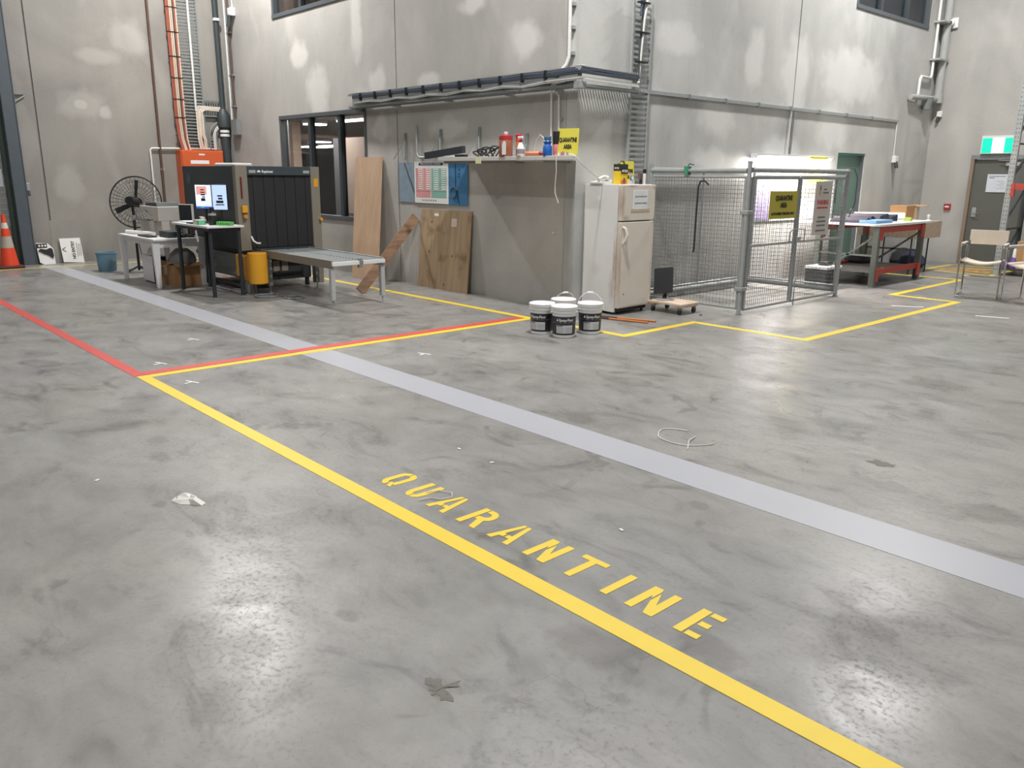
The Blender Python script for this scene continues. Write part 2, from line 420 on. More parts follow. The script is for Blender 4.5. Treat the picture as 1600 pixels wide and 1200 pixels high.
def thing(name, label, cat, loc, group=None, rz=0.0):
    o = bpy.data.objects.new(name, None); o.empty_display_size = 0.1
    o.location = loc; o.rotation_euler = (0, 0, rz)
    o['label'] = label; o['category'] = cat; o['_org'] = list(loc)
    if group: o['group'] = group
    C.objects.link(o)
    return o
def tag(o, label, cat, group=None):
    o['label'] = label; o['category'] = cat
    if group: o['group'] = group
    return o
def struct(o): o['kind'] = 'structure'; return o
def stuff(o): o['kind'] = 'stuff'; return o

def text(txt, size, m, parent, pos, rot, name='lettering', width=None, bold=0.012, depth=0.0008, align='CENTER', local=False):
    cu = bpy.data.curves.new('t', 'FONT'); cu.body = txt; cu.size = size; cu.align_x = align; cu.align_y = 'CENTER'
    cu.offset = bold * size; cu.extrude = depth; cu.resolution_u = 3; cu.space_line = 0.95
    t = bpy.data.objects.new('t', cu); C.objects.link(t)
    bpy.context.view_layer.update()
    dg = bpy.context.evaluated_depsgraph_get()
    me = bpy.data.meshes.new_from_object(t.evaluated_get(dg))
    C.objects.unlink(t); bpy.data.objects.remove(t)
    xs = [v.co.x for v in me.vertices]
    sx = 1.0
    if width and xs: sx = width / (max(xs) - min(xs))
    R = Euler(rot).to_matrix()
    org = Vector((0, 0, 0)) if local or parent is None else Vector(parent['_org'])
    for v in me.vertices:
        v.co = R @ Vector((v.co.x * sx, v.co.y, v.co.z)) + Vector(pos) - org
    me.materials.clear(); me.materials.append(m)
    o = bpy.data.objects.new(name, me); C.objects.link(o)
    if parent: o.parent = parent
    o['_org'] = list(org)
    return o
WALL1 = (PI / 2, 0, 0)          # faces -Y
SIDE = (PI / 2, 0, PI / 2)      # faces +X

def copy_tree(o, parent=None, root=True):
    kids = list(o.children)
    c = o.copy(); C.objects.link(c)
    if parent: c.parent = parent
    for k in kids: copy_tree(k, c, False)
    return c

# ================================================================ THE ROOM
XL, Y1, X2, YF = -17.2, 7.6, -7.15, 18.34
H = 9.4
fl_ = struct(MB().bb((-17.6, -12, -0.2), (14, 18.7, 0)).build('floor', floorm))
struct(MB().bb((-17.6, -12, H), (14, 18.7, H + 0.2)).build('ceiling', plain_wall))
struct(MB().bb((14, -12, 0), (14.2, 18.7, H)).build('wall_right', plain_wall))
struct(MB().bb((-17.6, -12.2, 0), (14, -12, H)).build('wall_behind', plain_wall))

def panel(parent, m, axis, face, thick, u0, u1, z0, z1, holes=()):
    """precast panel in the plane axis=face, thick goes to the hidden side"""
    us = sorted({u0, u1, *[h for q in holes for h in q[:2] if u0 < h < u1]})
    zs = sorted({z0, z1, *[h for q in holes for h in q[2:] if z0 < h < z1]})
    mb = MB()
    for a, b in zip(us, us[1:]):
        for c, d in zip(zs, zs[1:]):
            if any(q[0] <= (a + b) / 2 <= q[1] and q[2] <= (c + d) / 2 <= q[3] for q in holes): continue
            if axis == 1: mb.bb((a, face, c), (b, face + thick, d))
            else: mb.bb((face, a, c), (face - thick, b, d))
    return mb.build('panel', m, parent)

def wallroot(name, loc):
    o = bpy.data.objects.new(name, None); o.location = loc; o['_org'] = list(loc); o['kind'] = 'structure'
    C.objects.link(o); return o
G = 0.016
W1 = (-14.90, -11.88, 0.90, 2.74); W1U = (-14.94, -11.9, 4.45, 6.2)
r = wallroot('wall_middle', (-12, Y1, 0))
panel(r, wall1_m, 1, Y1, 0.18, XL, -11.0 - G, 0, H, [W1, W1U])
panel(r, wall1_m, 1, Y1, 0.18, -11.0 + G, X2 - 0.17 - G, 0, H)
MB().bb((-11.1, Y1 + 0.02, 0), (-10.9, Y1 + 0.1, H)).build('joint_filler', groove, r)
r = wallroot('wall_side', (X2, 13, 0))
W3 = (14.52, 17.59, 4.54, 6.2)
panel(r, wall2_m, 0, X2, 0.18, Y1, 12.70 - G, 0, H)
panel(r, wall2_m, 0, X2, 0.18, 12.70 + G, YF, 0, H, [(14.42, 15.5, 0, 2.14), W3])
MB().bb((X2 - 0.02, 12.6, 0), (X2 - 0.1, 12.8, H)).build('joint_filler', groove, r)
MB().bb((X2 - 0.21, Y1 + 0.015, 0), (X2 - 0.15, Y1 + 0.12, H)).build('joint_filler', groove, r)
r = wallroot('wall_left', (XL, 5, 0))
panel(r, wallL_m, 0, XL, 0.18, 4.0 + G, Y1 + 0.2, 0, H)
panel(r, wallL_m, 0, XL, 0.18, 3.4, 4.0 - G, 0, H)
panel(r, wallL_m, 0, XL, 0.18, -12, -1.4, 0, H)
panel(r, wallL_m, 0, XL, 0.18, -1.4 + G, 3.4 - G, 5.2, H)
MB().bb((XL - 0.02, 3.9, 0), (XL - 0.1, 4.1, H)).build('joint_filler', groove, r)
MB().bb((XL - 0.002, 3.98, 0), (XL + 0.004, 4.5, 0.8)).build('patch', mat('pale_patch', (152, 148, 142), 0.7), r)
r = wallroot('wall_far', (0, YF, 0))
DX0, DX1 = -6.27, -5.17
panel(r, wallF_m, 1, YF, 0.18, X2, 1.5 - G, 0, H, [(DX0, DX1, 0, 2.16)])
panel(r, wallF_m, 1, YF, 0.18, 1.5 + G, 14, 0, H)
MB().bb((1.4, YF + 0.02, 0), (1.6, YF + 0.1, H)).build('joint_filler', groove, r)

# ---- rooms behind the windows
def office(name, x0, x1, y0, y1, z0, z1, m):
    mb = MB()
    mb.bb((x0, y0, z0), (x1, y1, z0 - 0.1)); mb.bb((x0, y0, z1), (x1, y1, z1 + 0.1))
    mb.bb((x0 - 0.1, y0, z0), (x0, y1, z1)); mb.bb((x1, y0, z0), (x1 + 0.1, y1, z1)); mb.bb((x0, y1, z0), (x1, y1 + 0.1, z1))
    return mb.build(name, m)
struct(office('wall_office_low', -40, -9.5, 7.8, 26.0, 0.02, 2.95, warm_room))
struct(office('wall_office_high', -24, -9.5, 7.8, 16.0, 4.1, 6.8, warm_room))
struct(office('wall_office_side', -13.5, -7.36, 13.4, 24.0, 4.1, 6.8, mat('dim_room', (66, 68, 72), 0.8)))
tag(MB().bb((-26.0, 12.0, 0.03), (-25.8, 22.0, 2.35)).build('partition', dark_room, bevel=0.005), 'long dark grey office partition seen behind the lower window', 'partition')
tag(MB().bb((-21.9, 9.5, 0.03), (-18.2, 9.6, 2.3)).build('partition', dark_room, bevel=0.005), 'dark grey screen behind the leftmost pane of the lower window', 'partition')
tag(MB().bb((-15.35, 9.0, 0.03), (-15.0, 9.1, 2.4)).build('door_post', dark_room), 'dark upright behind the right pane of the lower window', 'post')
tag(MB().bb((-15.0, 9.02, 0.9), (-13.2, 9.08, 2.4)).build('screen_wall', warm_room), 'beige office screen filling the right pane of the lower window', 'screen')
tag(MB().bb((-15.0, 8.9, 0.03), (-13.2, 9.1, 0.88)).build('cabinet_low', dark_room), 'low dark cabinet below the beige office screen', 'cabinet')
tag(MB().bb((-17.26, 9.0, 0.03), (-17.08, 9.2, 2.8)).build('door_post', mat('beige_post', (196, 176, 158), 0.6)), 'beige post just inside the left pane of the lower window', 'post')
tag(MB().bb((-15.4, 8.0, 4.15), (-15.22, 8.2, 6.5)).build('door_post', mat('beige_post', (196, 176, 158), 0.6)), 'beige upright just inside the upper window', 'post')
k = 0
for (x0, x1_, y, z, w_) in [(-18.2, -17.85, 10.1, 2.8, 0.25), (-16.55, -15.3, 9.9, 2.8, 0.12), (-28.4, -27.7, 15.9, 2.8, 0.3), (-34.2, -33.0, 19.0, 2.8, 0.35), (-32.0, -30.5, 18.3, 2.8, 0.3), (-24.2, -22.6, 12.6, 2.45, 0.1)]:
    t = thing('strip_light', ['short glowing strip light on office ceiling in the middle pane', 'brightest strip light on office ceiling behind the rightmost pane', 'distant strip light deep in the office, upper of three in the middle pane', 'lowest glowing strip in the middle pane', 'short glowing strip touching the right side of the middle pane', 'thin strip light seen through the leftmost office pane'][k], 'light', ((x0 + x1_) / 2, y, z), 'strip lights in the office')
    MB().bb((x0, y - w_, z + 0.04), (x1_, y + w_, z + 0.1)).build('housing', white_m, t)
    MB().bb((x0 + 0.02, y - w_ + 0.02, z), (x1_ - 0.02, y + w_ - 0.02, z + 0.04)).build('diffuser', tube_light, t)
    k += 1
t = thing('strip_light', 'pale yellow strip light inside the dark upper corner window', 'light', (-9.15, 20.35, 5.6))
MB().bb((-9.35, 20.2, 5.64), (-8.93, 20.5, 5.7)).build('housing', white_m, t)
MB().bb((-9.33, 20.22, 5.6), (-8.95, 20.48, 5.64)).build('diffuser', mat('tube_yellow', (255, 240, 170), 0.5, emit=2.5), t)
lamp('office_light', (-15.2, 8.4, 2.75), 80, 1.6, (1, 0.9, 0.82))
lamp('office_light', (-27, 14, 2.75), 200, 2.5, (1, 0.9, 0.82))
lamp('office_light', (-15.2, 9.2, 6.5), 60, 1.6, (1, 0.9, 0.84))
# things on the office desk behind the window
tag(MB().bb((-13.7, 7.95, 0.7), (-11.9, 8.5, 0.74)).build('desk', mat('desk_top', (120, 108, 98), 0.6), bevel=0.004), 'brown office desk top just behind the lower window', 'desk')
tag(MB().lathe((-13.15, 8.15, 0.74), [(0.05, 0), (0.055, 0.02), (0.05, 0.3), (0.035, 0.34)]).build('vase', mat('stone_beige', (190, 180, 168), 0.5)), 'pale tall cup on the desk behind the window', 'cup')
tag(MB().lathe((-12.9, 8.12, 0.74), [(0.13, 0), (0.12, 0.04), (0.03, 0.06), (0.02, 0.2)]).build('tape_dispenser', mat('stone_beige', (190, 180, 168), 0.5)), 'pale cone-shaped dispenser on the desk behind the window', 'dispenser')

# ---- windows
def window(name, axis, face, u0, u1, z0, z1, mulls, fw_=0.07):
    loc = ((u0 + u1) / 2, face, z0) if axis == 1 else (face, (u0 + u1) / 2, z0)
    o = wallroot(name, loc)
    def B(a, b, c, d, t0, t1):
        mb = MB()
        return mb.bb((a, face + t0, c), (b, face + t1, d)) if axis == 1 else mb.bb((face - t0, a, c), (face - t1, b, d))
    B(u0, u1, z0, z0 + fw_, -0.02, 0.12).build('sill', slate, o, 0.004)
    B(u0, u1, z1 - fw_, z1, -0.015, 0.12).build('head', slate, o, 0.004)
    for a in (u0, u1 - fw_): B(a, a + fw_, z0 + fw_, z1 - fw_, -0.01, 0.12).build('jamb', slate, o, 0.004)
    for m_ in mulls: B(m_ - 0.045, m_ + 0.045, z0 + fw_, z1 - fw_, 0.0, 0.1).build('mullion', slate_dark, o, 0.004)
    e = [u0 + fw_, *mulls, u1 - fw_]
    for a, b in zip(e, e[1:]):
        B(a + 0.03, b - 0.03, z0 + fw_, z1 - fw_, 0.055, 0.065).build('pane', glass, o)
    return o
window('window_1', 1, Y1, *W1[:2], W1[2], W1[3], [-13.78, -12.75])
window('window_2', 1, Y1, *W1U[:2], W1U[2], W1U[3], [-13.9, -12.9])
window('window_3', 0, X2, *W3[:2], W3[2], W3[3], [15.5, 16.6])

# ---- doors
def door_exit():
    o = wallroot('door_1', (-5.7, YF, 0))
    MB().bb((DX0 + 0.07, YF + 0.04, 0.01), (DX1 - 0.07, YF + 0.09, 2.08)).build('leaf', door_dark, o, 0.003)
    fm = mat('door_frame_taupe', (142, 126, 110), 0.5)
    MB().bb((DX0, YF - 0.02, 0), (DX0 + 0.07, YF + 0.14, 2.09)).build('jamb', fm, o, 0.004)
    MB().bb((DX1 - 0.07, YF - 0.02, 0), (DX1, YF + 0.14, 2.09)).build('jamb', fm, o, 0.004)
    MB().bb((DX0, YF - 0.02, 2.09), (DX1, YF + 0.14, 2.17)).build('head', galv_d, o, 0.004)
    h = MB().bb((-6.13, YF + 0.02, 0.95), (-6.05, YF + 0.04, 1.14)).build('handle', galv, o, 0.004)
    MB().tube([(-6.09, YF + 0.03, 1.02), (-6.09, YF - 0.03, 1.02), (-5.96, YF - 0.035, 1.02)], 0.011, 8).build('lever', chrome, h)
    cl = MB().bb((-5.62, YF - 0.02, 1.96), (-5.36, YF + 0.04, 2.03)).build('door_closer', galv, o, 0.006)
    MB().bar((-5.75, YF - 0.03, 2.07), (-5.45, YF - 0.05, 2.05), 0.02, 0.012).build('arm', galv, cl)
    n = MB().bb((-5.93, YF + 0.025, 1.45), (-5.45, YF + 0.039, 1.80)).build('notice', mat('notice_paper', (214, 220, 228), 0.6), o)
    t = MB()
    t.bb((-5.90, YF + 0.022, 1.755), (-5.60, YF + 0.026, 1.765)); t.bb((-5.89, YF + 0.022, 1.72), (-5.80, YF + 0.026, 1.735))
    for i in range(5): t.bb((-5.74 + 0.05 * (i % 2), YF + 0.022, 1.52 + i * 0.035), (-5.6, YF + 0.026, 1.525 + i * 0.035))
    t.build('print', ink_g, n)
door_exit()
def door_green_():
    o = wallroot('door_2', (X2, 15, 0))
    MB().bb((X2 - 0.08, 14.46, 0.01), (X2 - 0.13, 15.46, 2.1)).build('leaf', door_green, o)
    for a in (14.42, 15.46): MB().bb((X2 - 0.18, a, 0), (X2 - 0.02, a + 0.04, 2.14)).build('jamb', slate, o, 0.003)
    MB().bb((X2 - 0.18, 14.46, 2.1), (X2 - 0.02, 15.46, 2.14)).build('head', mat('teal_head', (74, 124, 122), 0.5), o, 0.003)
    h = MB().bb((X2 - 0.06, 15.3, 0.98), (X2 - 0.08, 15.38, 1.14)).build('handle', galv, o, 0.003)
    MB().tube([(X2 - 0.07, 15.34, 1.04), (X2 - 0.02, 15.34, 1.04), (X2 - 0.02, 15.22, 1.04)], 0.01, 8).build('lever', chrome, h)
    MB().bb((X2 - 0.079, 14.6, 1.25), (X2 - 0.074, 14.66, 1.7)).build('notice', ink, o)
door_green_()
def door_roller():
    o = wallroot('door_3', (XL, 1, 0))
    rd = mat('roller_slat', (146, 148, 146), 0.5, 0.2, var=0.05)
    for i in range(52):
        z = 0.02 + i * 0.1
        MB().bb((XL - 0.06, -1.3, z), (XL - 0.03 + 0.008 * (i % 2), 3.36, z + 0.094)).build('slat', rd, o)
    MB().bb((XL - 0.1, 3.36, 0), (XL + 0.05, 3.44, 5.2)).build('guide', mat('guide_green', (58, 74, 66), 0.5), o, 0.004)
    MB().bb((XL - 0.1, -1.38, 0), (XL + 0.05, -1.3, 5.2)).build('guide', mat('guide_green', (58, 74, 66), 0.5), o, 0.004)
door_roller()
cs = thing('steel_column', 'dark blue-grey steel column beside the roller door', 'column', (XL + 0.1, 3.55, 0))
mb = MB(); mb.bb((XL + 0.02, 3.44, 0.01), (XL + 0.2, 3.455, H - 0.01)); mb.bb((XL + 0.02, 3.635, 0.01), (XL + 0.2, 3.65, H - 0.01)); mb.bb((XL + 0.18, 3.455, 0.01), (XL + 0.19, 3.635, H - 0.01))
mb.build('flange', mat('column_blue_grey', (82, 90, 98), 0.5), cs)
MB().bb((XL + 0.02, 3.42, 0.0), (XL + 0.24, 3.67, 0.012)).build('base_plate', galv_d, cs)
for z in (3.35, 3.9, 2.6, 4.4, 1.28):
    m_ = MB().bb((XL + 0.02, 3.65, z), (XL + 0.06, 3.68, z + 0.03)).build('cable_clip', galv, cs)
t = thing('wall_bracket', 'small galvanised triangular bracket high beside the blue-grey column', 'bracket', (XL + 0.01, 3.74, 2.9))
MB().bar((XL + 0.03, 3.66, 3.02), (XL + 0.03, 3.86, 3.02), 0.03, 0.02).build('arm', galv_d, t)
MB().bar((XL + 0.03, 3.67, 2.88), (XL + 0.03, 3.85, 3.0), 0.02, 0.02).build('brace', galv, t)
t = thing('wall_socket', 'grey weatherproof socket low beside the blue-grey column', 'socket', (XL + 0.01, 3.7, 1.3))
MB().bb((XL + 0.005, 3.66, 1.34), (XL + 0.06, 3.73, 1.48)).build('housing', galv, t, 0.008)
MB().cyl((XL + 0.04, 3.7, 1.34), (XL + 0.07, 3.7, 1.26), 0.025, 10).build('plug', slate_dark, t)

# ================================================================ FLOOR MARKINGS
def strip(name, m, label, x0, x1, y0, y1, z=0.0025, cat='floor line', group=None):
    return tag(MB().bb((x0, y0, 0.0002), (x1, y1, z)).build(name, m), label, cat, group)
strip('walkway_stripe', grey_paint, 'wide pale grey painted stripe crossing the whole floor', XL + 0.35, 6, 3.65, 3.98, 0.0015)
strip('floor_line', yellow_paint, 'long yellow floor line running beside the word QUARANTINE', -7.10, 6, 2.152, 2.248)
strip('floor_line', red_paint, 'long red floor line meeting the yellow one at its corner', XL + 0.4, -7.115, 2.14, 2.24)
strip('floor_line', red_paint, 'red crossing line laid over the grey stripe towards the buckets', -7.24, -7.115, 2.24, 6.72, 0.003)
strip('floor_line', yellow_paint, 'yellow crossing line beside the red one over the grey stripe', -7.10, -7.0, 2.248, 6.72, 0.003)
strip('floor_line', yellow_paint, 'yellow floor line along the shelf wall behind the roller table', XL + 0.65, -7.0, 6.725, 6.825)
strip('floor_line', yellow_paint, 'thin yellow floor line at the foot of the fan wall', XL + 0.6, XL + 0.68, -4, 6.73, 0.002)
def poly_line(name, pts, wd, m, label, z=0.0025):
    """mitred flat line through pts"""
    n = len(pts); Lp = []; Rp = []
    P = [Vector((x, y)) for x, y in pts]
    for i, p in enumerate(P):
        if i == 0: d = (P[1] - p).normalized(); nrm = Vector((-d.y, d.x)); k_ = 1
        elif i == n - 1: d = (p - P[i - 1]).normalized(); nrm = Vector((-d.y, d.x)); k_ = 1
        else:
            d1 = (p - P[i - 1]).normalized(); d2 = (P[i + 1] - p).normalized()
            n1 = Vector((-d1.y, d1.x)); n2 = Vector((-d2.y, d2.x)); nrm = (n1 + n2).normalized(); k_ = 1 / max(0.3, nrm.dot(n1))
        Lp.append(p + nrm * wd / 2 * k_); Rp.append(p - nrm * wd / 2 * k_)
    vs = []; fs = []
    for i in range(n):
        for q, zz in ((Lp[i], z), (Rp[i], z), (Lp[i], 0.0002), (Rp[i], 0.0002)): vs.append((q.x, q.y, zz))
    for i in range(n - 1):
        a = 4 * i; b = a + 4
        fs += [(a, a + 1, b + 1, b), (a, b, b + 2, a + 2), (a + 1, a + 3, b + 3, b + 1), (a + 2, b + 2, b + 3, a + 3)]
    fs += [(0, 2, 3, 1), (4 * n - 4, 4 * n - 3, 4 * n - 1, 4 * n - 2)]
    return tag(MB().add(vs, fs).build(name, m), label, 'floor line')
poly_line('floor_line', [(-6.95, 6.775), (-5.59, 6.79), (-5.60, 8.11), (-4.18, 8.13), (-4.15, 12.40), (-5.08, 12.44), (-5.10, 15.27), (-6.6, 15.2)], 0.1, yellow_paint, 'zigzag yellow floor line from the buckets round the cage to the far wall')
# worn hatched box by the exit door
t = thing('floor_box_marking', 'worn orange-yellow hatched box painted before the exit door', 'floor marking', (-5.6, 17, 0))
for a, b in (((-6.2, 16.5), (-5.0, 16.32)), ((-5.0, 16.32), (-5.0, 17.9)), ((-5.0, 17.9), (-6.2, 17.9)), ((-6.2, 17.9), (-6.2, 16.5))):
    MB().bar((*a, 0.0012), (*b, 0.0012), 0.1, 0.002).build('border', yellow_paint, t)
text('KEEP\nCLEAR', 0.5, faded_yellow, t, (-5.6, 17.1, 0.001), (0, 0, 0), width=0.95, bold=0.05)

# stencilled word
qw = thing('stencil_word', 'yellow stencilled word QUARANTINE painted on the floor', 'lettering', (-2.6, 2.47, 0))
HH = 0.212
def oc(x0, x1, y0, y1, c):  # octagonal ring helper returns outer pts
    return [(x0 + c, y0), (x1 - c, y0), (x1, y0 + c), (x1, y1 - c), (x1 - c, y1), (x0 + c, y1), (x0, y1 - c), (x0, y0 + c)]
h = HH
GL = {
 'Q': [[(0.062, 0), (0.062, 0.035), (0.045, 0.045), (0.04, 0.06), (0.04, 0.155), (0.045, 0.168), (0.062, 0.178), (0.062, h), (0.035, 0.205), (0.008, 0.185), (0, 0.155), (0, 0.06), (0.008, 0.028), (0.035, 0.006)],
       [(0.07, 0.178), (0.085, 0.168), (0.092, 0.155), (0.092, 0.075), (0.085, 0.07), (0.10, 0.035), (0.122, 0.03), (0.128, 0.055), (0.132, 0.155), (0.124, 0.185), (0.098, 0.206), (0.07, h)],
       [(0.062, 0.05), (0.09, 0.0), (0.125, 0.0), (0.09, 0.055)]],
 'U': [[(0, h), (0, 0.06), (0.008, 0.028), (0.03, 0.006), (0.058, 0), (0.058, 0.038), (0.043, 0.047), (0.04, 0.062), (0.04, h)],
       [(0.066, 0), (0.09, 0.006), (0.112, 0.028), (0.12, 0.06), (0.12, h), (0.08, h), (0.08, 0.062), (0.077, 0.047), (0.066, 0.038)]],
 'A': [[(0, 0), (0.037, 0), (0.045, 0.045), (0.07, 0.05), (0.07, 0.08), (0.052, 0.08), (0.074, 0.2), (0.074, h), (0.052, h)],
       [(0.118, 0), (0.155, 0), (0.105, h), (0.082, h), (0.082, 0.2), (0.103, 0.08), (0.08, 0.08), (0.08, 0.05), (0.11, 0.05)]],
 'R': [[(0, 0), (0.04, 0), (0.04, h), (0, h)],
       [(0.048, h), (0.048, 0.178), (0.085, 0.175), (0.098, 0.16), (0.098, 0.14), (0.085, 0.125), (0.048, 0.12), (0.048, 0.088), (0.07, 0.088), (0.108, 0), (0.148, 0), (0.112, 0.095), (0.132, 0.115), (0.138, 0.14), (0.136, 0.165), (0.12, 0.195), (0.09, h)]],
 'N': [[(0, 0), (0.04, 0), (0.04, 0.14), (0.052, 0.118), (0.052, 0.19), (0.045, h), (0, h)],
       [(0.06, 0.178), (0.06, 0.1), (0.098, 0), (0.142, 0), (0.142, h), (0.102, h), (0.102, 0.085)]],
 'T': [[(0, h - 0.036), (0.055, h - 0.036), (0.055, 0), (0.095, 0), (0.095, h - 0.036), (0.15, h - 0.036), (0.15, h), (0, h)]],
 'I': [[(0, 0), (0.04, 0), (0.04, h), (0, h)]],
 'E': [[(0, 0), (0.042, 0), (0.042, h), (0, h)], [(0.052, 0), (0.112, 0), (0.112, 0.034), (0.052, 0.034)], [(0.052, 0.09), (0.10, 0.09), (0.10, 0.124), (0.052, 0.124)], [(0.052, h - 0.034), (0.112, h - 0.034), (0.112, h), (0.052, h)]],
}
for ch, x0 in zip('QUARANTINE', (-3.705, -3.47, -3.25, -2.995, -2.755, -2.50, -2.285, -2.02, -1.885, -1.64)):
    mb = MB()
    for pl in GL[ch]:
        mb.prism(pl, lambda u, v, t_: (x0 + u, 2.362 + v, t_), 0.0003, 0.002)
    o = mb.build('letter', yellow_paint, qw)

# ================================================================ LEFT WALL SERVICES
X = XL
def seg_pipe(name, pts, r_, m, label, cat='pipe', n=10, clips=(), group=None):
    t = thing(name, label, cat, pts[-1], group)
    MB().tube(pts, r_, n).build('run', m, t)
    for c, d in clips: MB().box(c, d).build('clip', galv, t)
    return t
seg_pipe('conduit', [(X + 0.04, 6.13, 1.0), (X + 0.04, 6.15, H - 0.1)], 0.022, brown_pipe, 'thin brown pipe running up the wall above the fan', clips=[((X + 0.03, 6.14, 1.75), (0.05, 0.07, 0.04))])
seg_pipe('conduit', [(X + 0.04, 5.94, 1.0), (X + 0.04, 5.94, 2.12), (X + 0.04, 5.97, 2.15), (X + 0.04, 7.33, 2.17)], 0.018, cable_w, 'cream bent conduit over and beside the orange cabinet', clips=[((X + 0.03, 5.94, 1.55), (0.04, 0.06, 0.03))])
t = thing('cable_bundle', 'bundle of red and cream cables dropping into the orange cabinet', 'cables', (X + 0.1, 6.6, 2.1))
for k_, (dy, m_) in enumerate([(0, cable_r), (0.03, cable_r), (0.065, cable_c), (0.1, cable_c), (0.13, cable_b), (0.155, cable_r), (0.185, cable_c)]):
    MB().tube([(X + 0.1, 6.47 + dy, H - 0.2), (X + 0.1, 6.475 + dy, 2.75), (X + 0.12, 6.50 + dy * 0.9, 2.35), (X + 0.15, 6.56 + dy * 0.8, 2.08)], 0.014, 6).build('cable', m_, t)
for z in (2.4, 2.75, 3.1, 3.5, 3.9, 4.35, 4.8):
    MB().bb((X + 0.08, 6.45, z), (X + 0.12, 6.68, z + 0.015)).build('cable_tie', blackp, t)

def ladder_tray(name, label, p0, p1, wv, wd, step=0.07, depth=0.05, nrm=(1, 0, 0), railm=galv_d, rungm=galv_d):
    """tray between p0 and p1, width direction wv"""
    p0 = Vector(p0); p1 = Vector(p1); wv = Vector(wv); nrm = Vector(nrm)
    t = thing(name, label, 'cable tray', (p0 + p1) / 2 if p0.z == p1.z else min((p0, p1), key=lambda q: q.z))
    for s_ in (-1, 1):
        MB().bar(p0 + wv * wd / 2 * s_, p1 + wv * wd / 2 * s_, *((depth, 0.02) if abs((p1 - p0).z) > 0.1 and abs(wv.y) > .5 and abs(nrm.x) > .5 else (0.02, depth)) if False else (0.03, 0.03)).build('side_rail', railm, t)
    L_ = (p1 - p0).length; d = (p1 - p0).normalized()
    k_ = int(L_ / step)
    for i in range(min(k_, 290)):
        c = p0 + d * (i + 0.5) * step
        MB().bar(c - wv * wd / 2, c + wv * wd / 2, 0.012, step * 0.42, upv=d).build('rung', rungm, t)
    return t
ladder_tray('cable_ladder', 'broad grey cable ladder climbing above the orange cabinet', (X + 0.05, 6.86, 2.15), (X + 0.05, 6.88, 7.0), (0, 1, 0), 0.42, 0.062)
ladder_tray('cable_ladder', 'short horizontal cable ladder branching towards the black pipe', (X + 0.05, 7.09, 2.97), (X + 0.05, 7.52, 2.97), (0, 0, 1), 0.3, 0.05)
t = thing('cable_bundle', 'wide flat bundle of pale cables on the broad cable ladder', 'cables', (X + 0.09, 6.95, 2.2))
for k_ in range(7):
    y0 = 6.90 + k_ * 0.022
    MB().tube([(X + 0.10, y0 + 0.03, 2.15), (X + 0.10, y0 + (0.03 if k_ > 3 else 0), 2.35), (X + 0.10, y0, 2.45), (X + 0.10, y0, 2.9), (X + 0.10, y0 + 0.05, 2.97 - 0.012 * k_ + 0.03), (X + 0.10, 7.5, 2.99 - 0.012 * k_)], 0.011, 6).build('cable', cable_c if k_ % 3 else cable_w, t)
MB().tube([(X + 0.10, 6.90, 7), (X + 0.10, 6.90, 2.9)], 0.022, 8).build('cable', cable_w, t)
t = thing('cable_ladder', 'small curved cable tray bending up beside the black pipe', 'cable tray', (X + 0.05, 7.28, 2.15))
for rr_ in (0.16, 0.30):
    MB().tube([(X + 0.06, 7.46 - rr_, 2.15)] + [(X + 0.06, 7.46 - rr_ * math.cos(a), 2.42 + rr_ * math.sin(a)) for a in [i * PI / 12 for i in range(7)]], 0.016, 6).build('side_rail', galv_d, t)
for i in range(5):
    z = 2.18 + i * 0.055; MB().bar((X + 0.05, 7.16, z), (X + 0.05, 7.30, z), 0.01, 0.02).build('rung', galv_d, t)
for q in (0.20, 0.23):
    MB().tube([(X + 0.09, 7.46 - q, 2.15)] + [(X + 0.09, 7.46 - q * math.cos(a), 2.42 + q * math.sin(a)) for a in [i * PI / 12 for i in range(7)]], 0.012, 6).build('cable', cable_w, t)

t = thing('orange_cabinet', 'bright orange wall cabinet behind the scanning machine', 'cabinet', (X + 0.17, 6.88, 1.0))
MB().bb((X + 0.01, 6.44, 1.0), (X + 0.27, 7.32, 2.13)).build('body', orange_m, t, 0.006)
MB().bb((X + 0.27, 6.46, 1.02), (X + 0.30, 7.30, 2.11)).build('door', orange_m, t, 0.006)
MB().bb((X + 0.30, 6.80, 2.03), (X + 0.303, 6.92, 2.06)).build('nameplate', paper, t)
MB().bb((X + 0.30, 6.62, 1.86), (X + 0.305, 7.0, 1.93)).build('label_strip', paper, t)

t = thing('waste_pipe', 'thick black pipe with white collars in the room corner', 'pipe', (X + 0.12, 7.46, 0))
MB().cyl((X + 0.10, 7.46, 2.62), (X + 0.10, 7.44, H - 0.05), 0.055, 16).build('upper_pipe', slate_dark, t)
MB().lathe((X + 0.11, 7.46, 2.55), [(0.06, 0), (0.13, 0.06), (0.13, 0.3), (0.06, 0.42)], 16).build('junction', slate_dark, t)
MB().cyl((X + 0.12, 7.46, 0), (X + 0.12, 7.46, 2.56), 0.085, 16).build('lower_pipe', slate_dark, t)
for z in (2.42, 2.50, 4.66):
    MB().cyl((X + 0.12, 7.46, z), (X + 0.12, 7.46, z + 0.05), 0.098 if z < 3 else 0.07, 16).build('collar', white_p, t)
t = thing('conduit', 'pair of pale conduits climbing right beside the black pipe', 'pipe', (X + 0.35, 7.54, 2.6))
MB().tube([(X + 0.32, 7.55, 2.5), (X + 0.30, 7.56, 2.95), (X + 0.30, 7.56, H - 0.1)], 0.022, 8).build('run', cable_w, t)
MB().tube([(X + 0.38, 7.56, 2.5), (X + 0.36, 7.56, 2.95), (X + 0.36, 7.56, H - 0.1)], 0.016, 8).build('run', galv_d, t)
MB().tube([(X + 0.46, 7.56, 2.75), (X + 0.44, 7.56, H - 0.1)], 0.02, 8).build('run', brown_pipe, t)
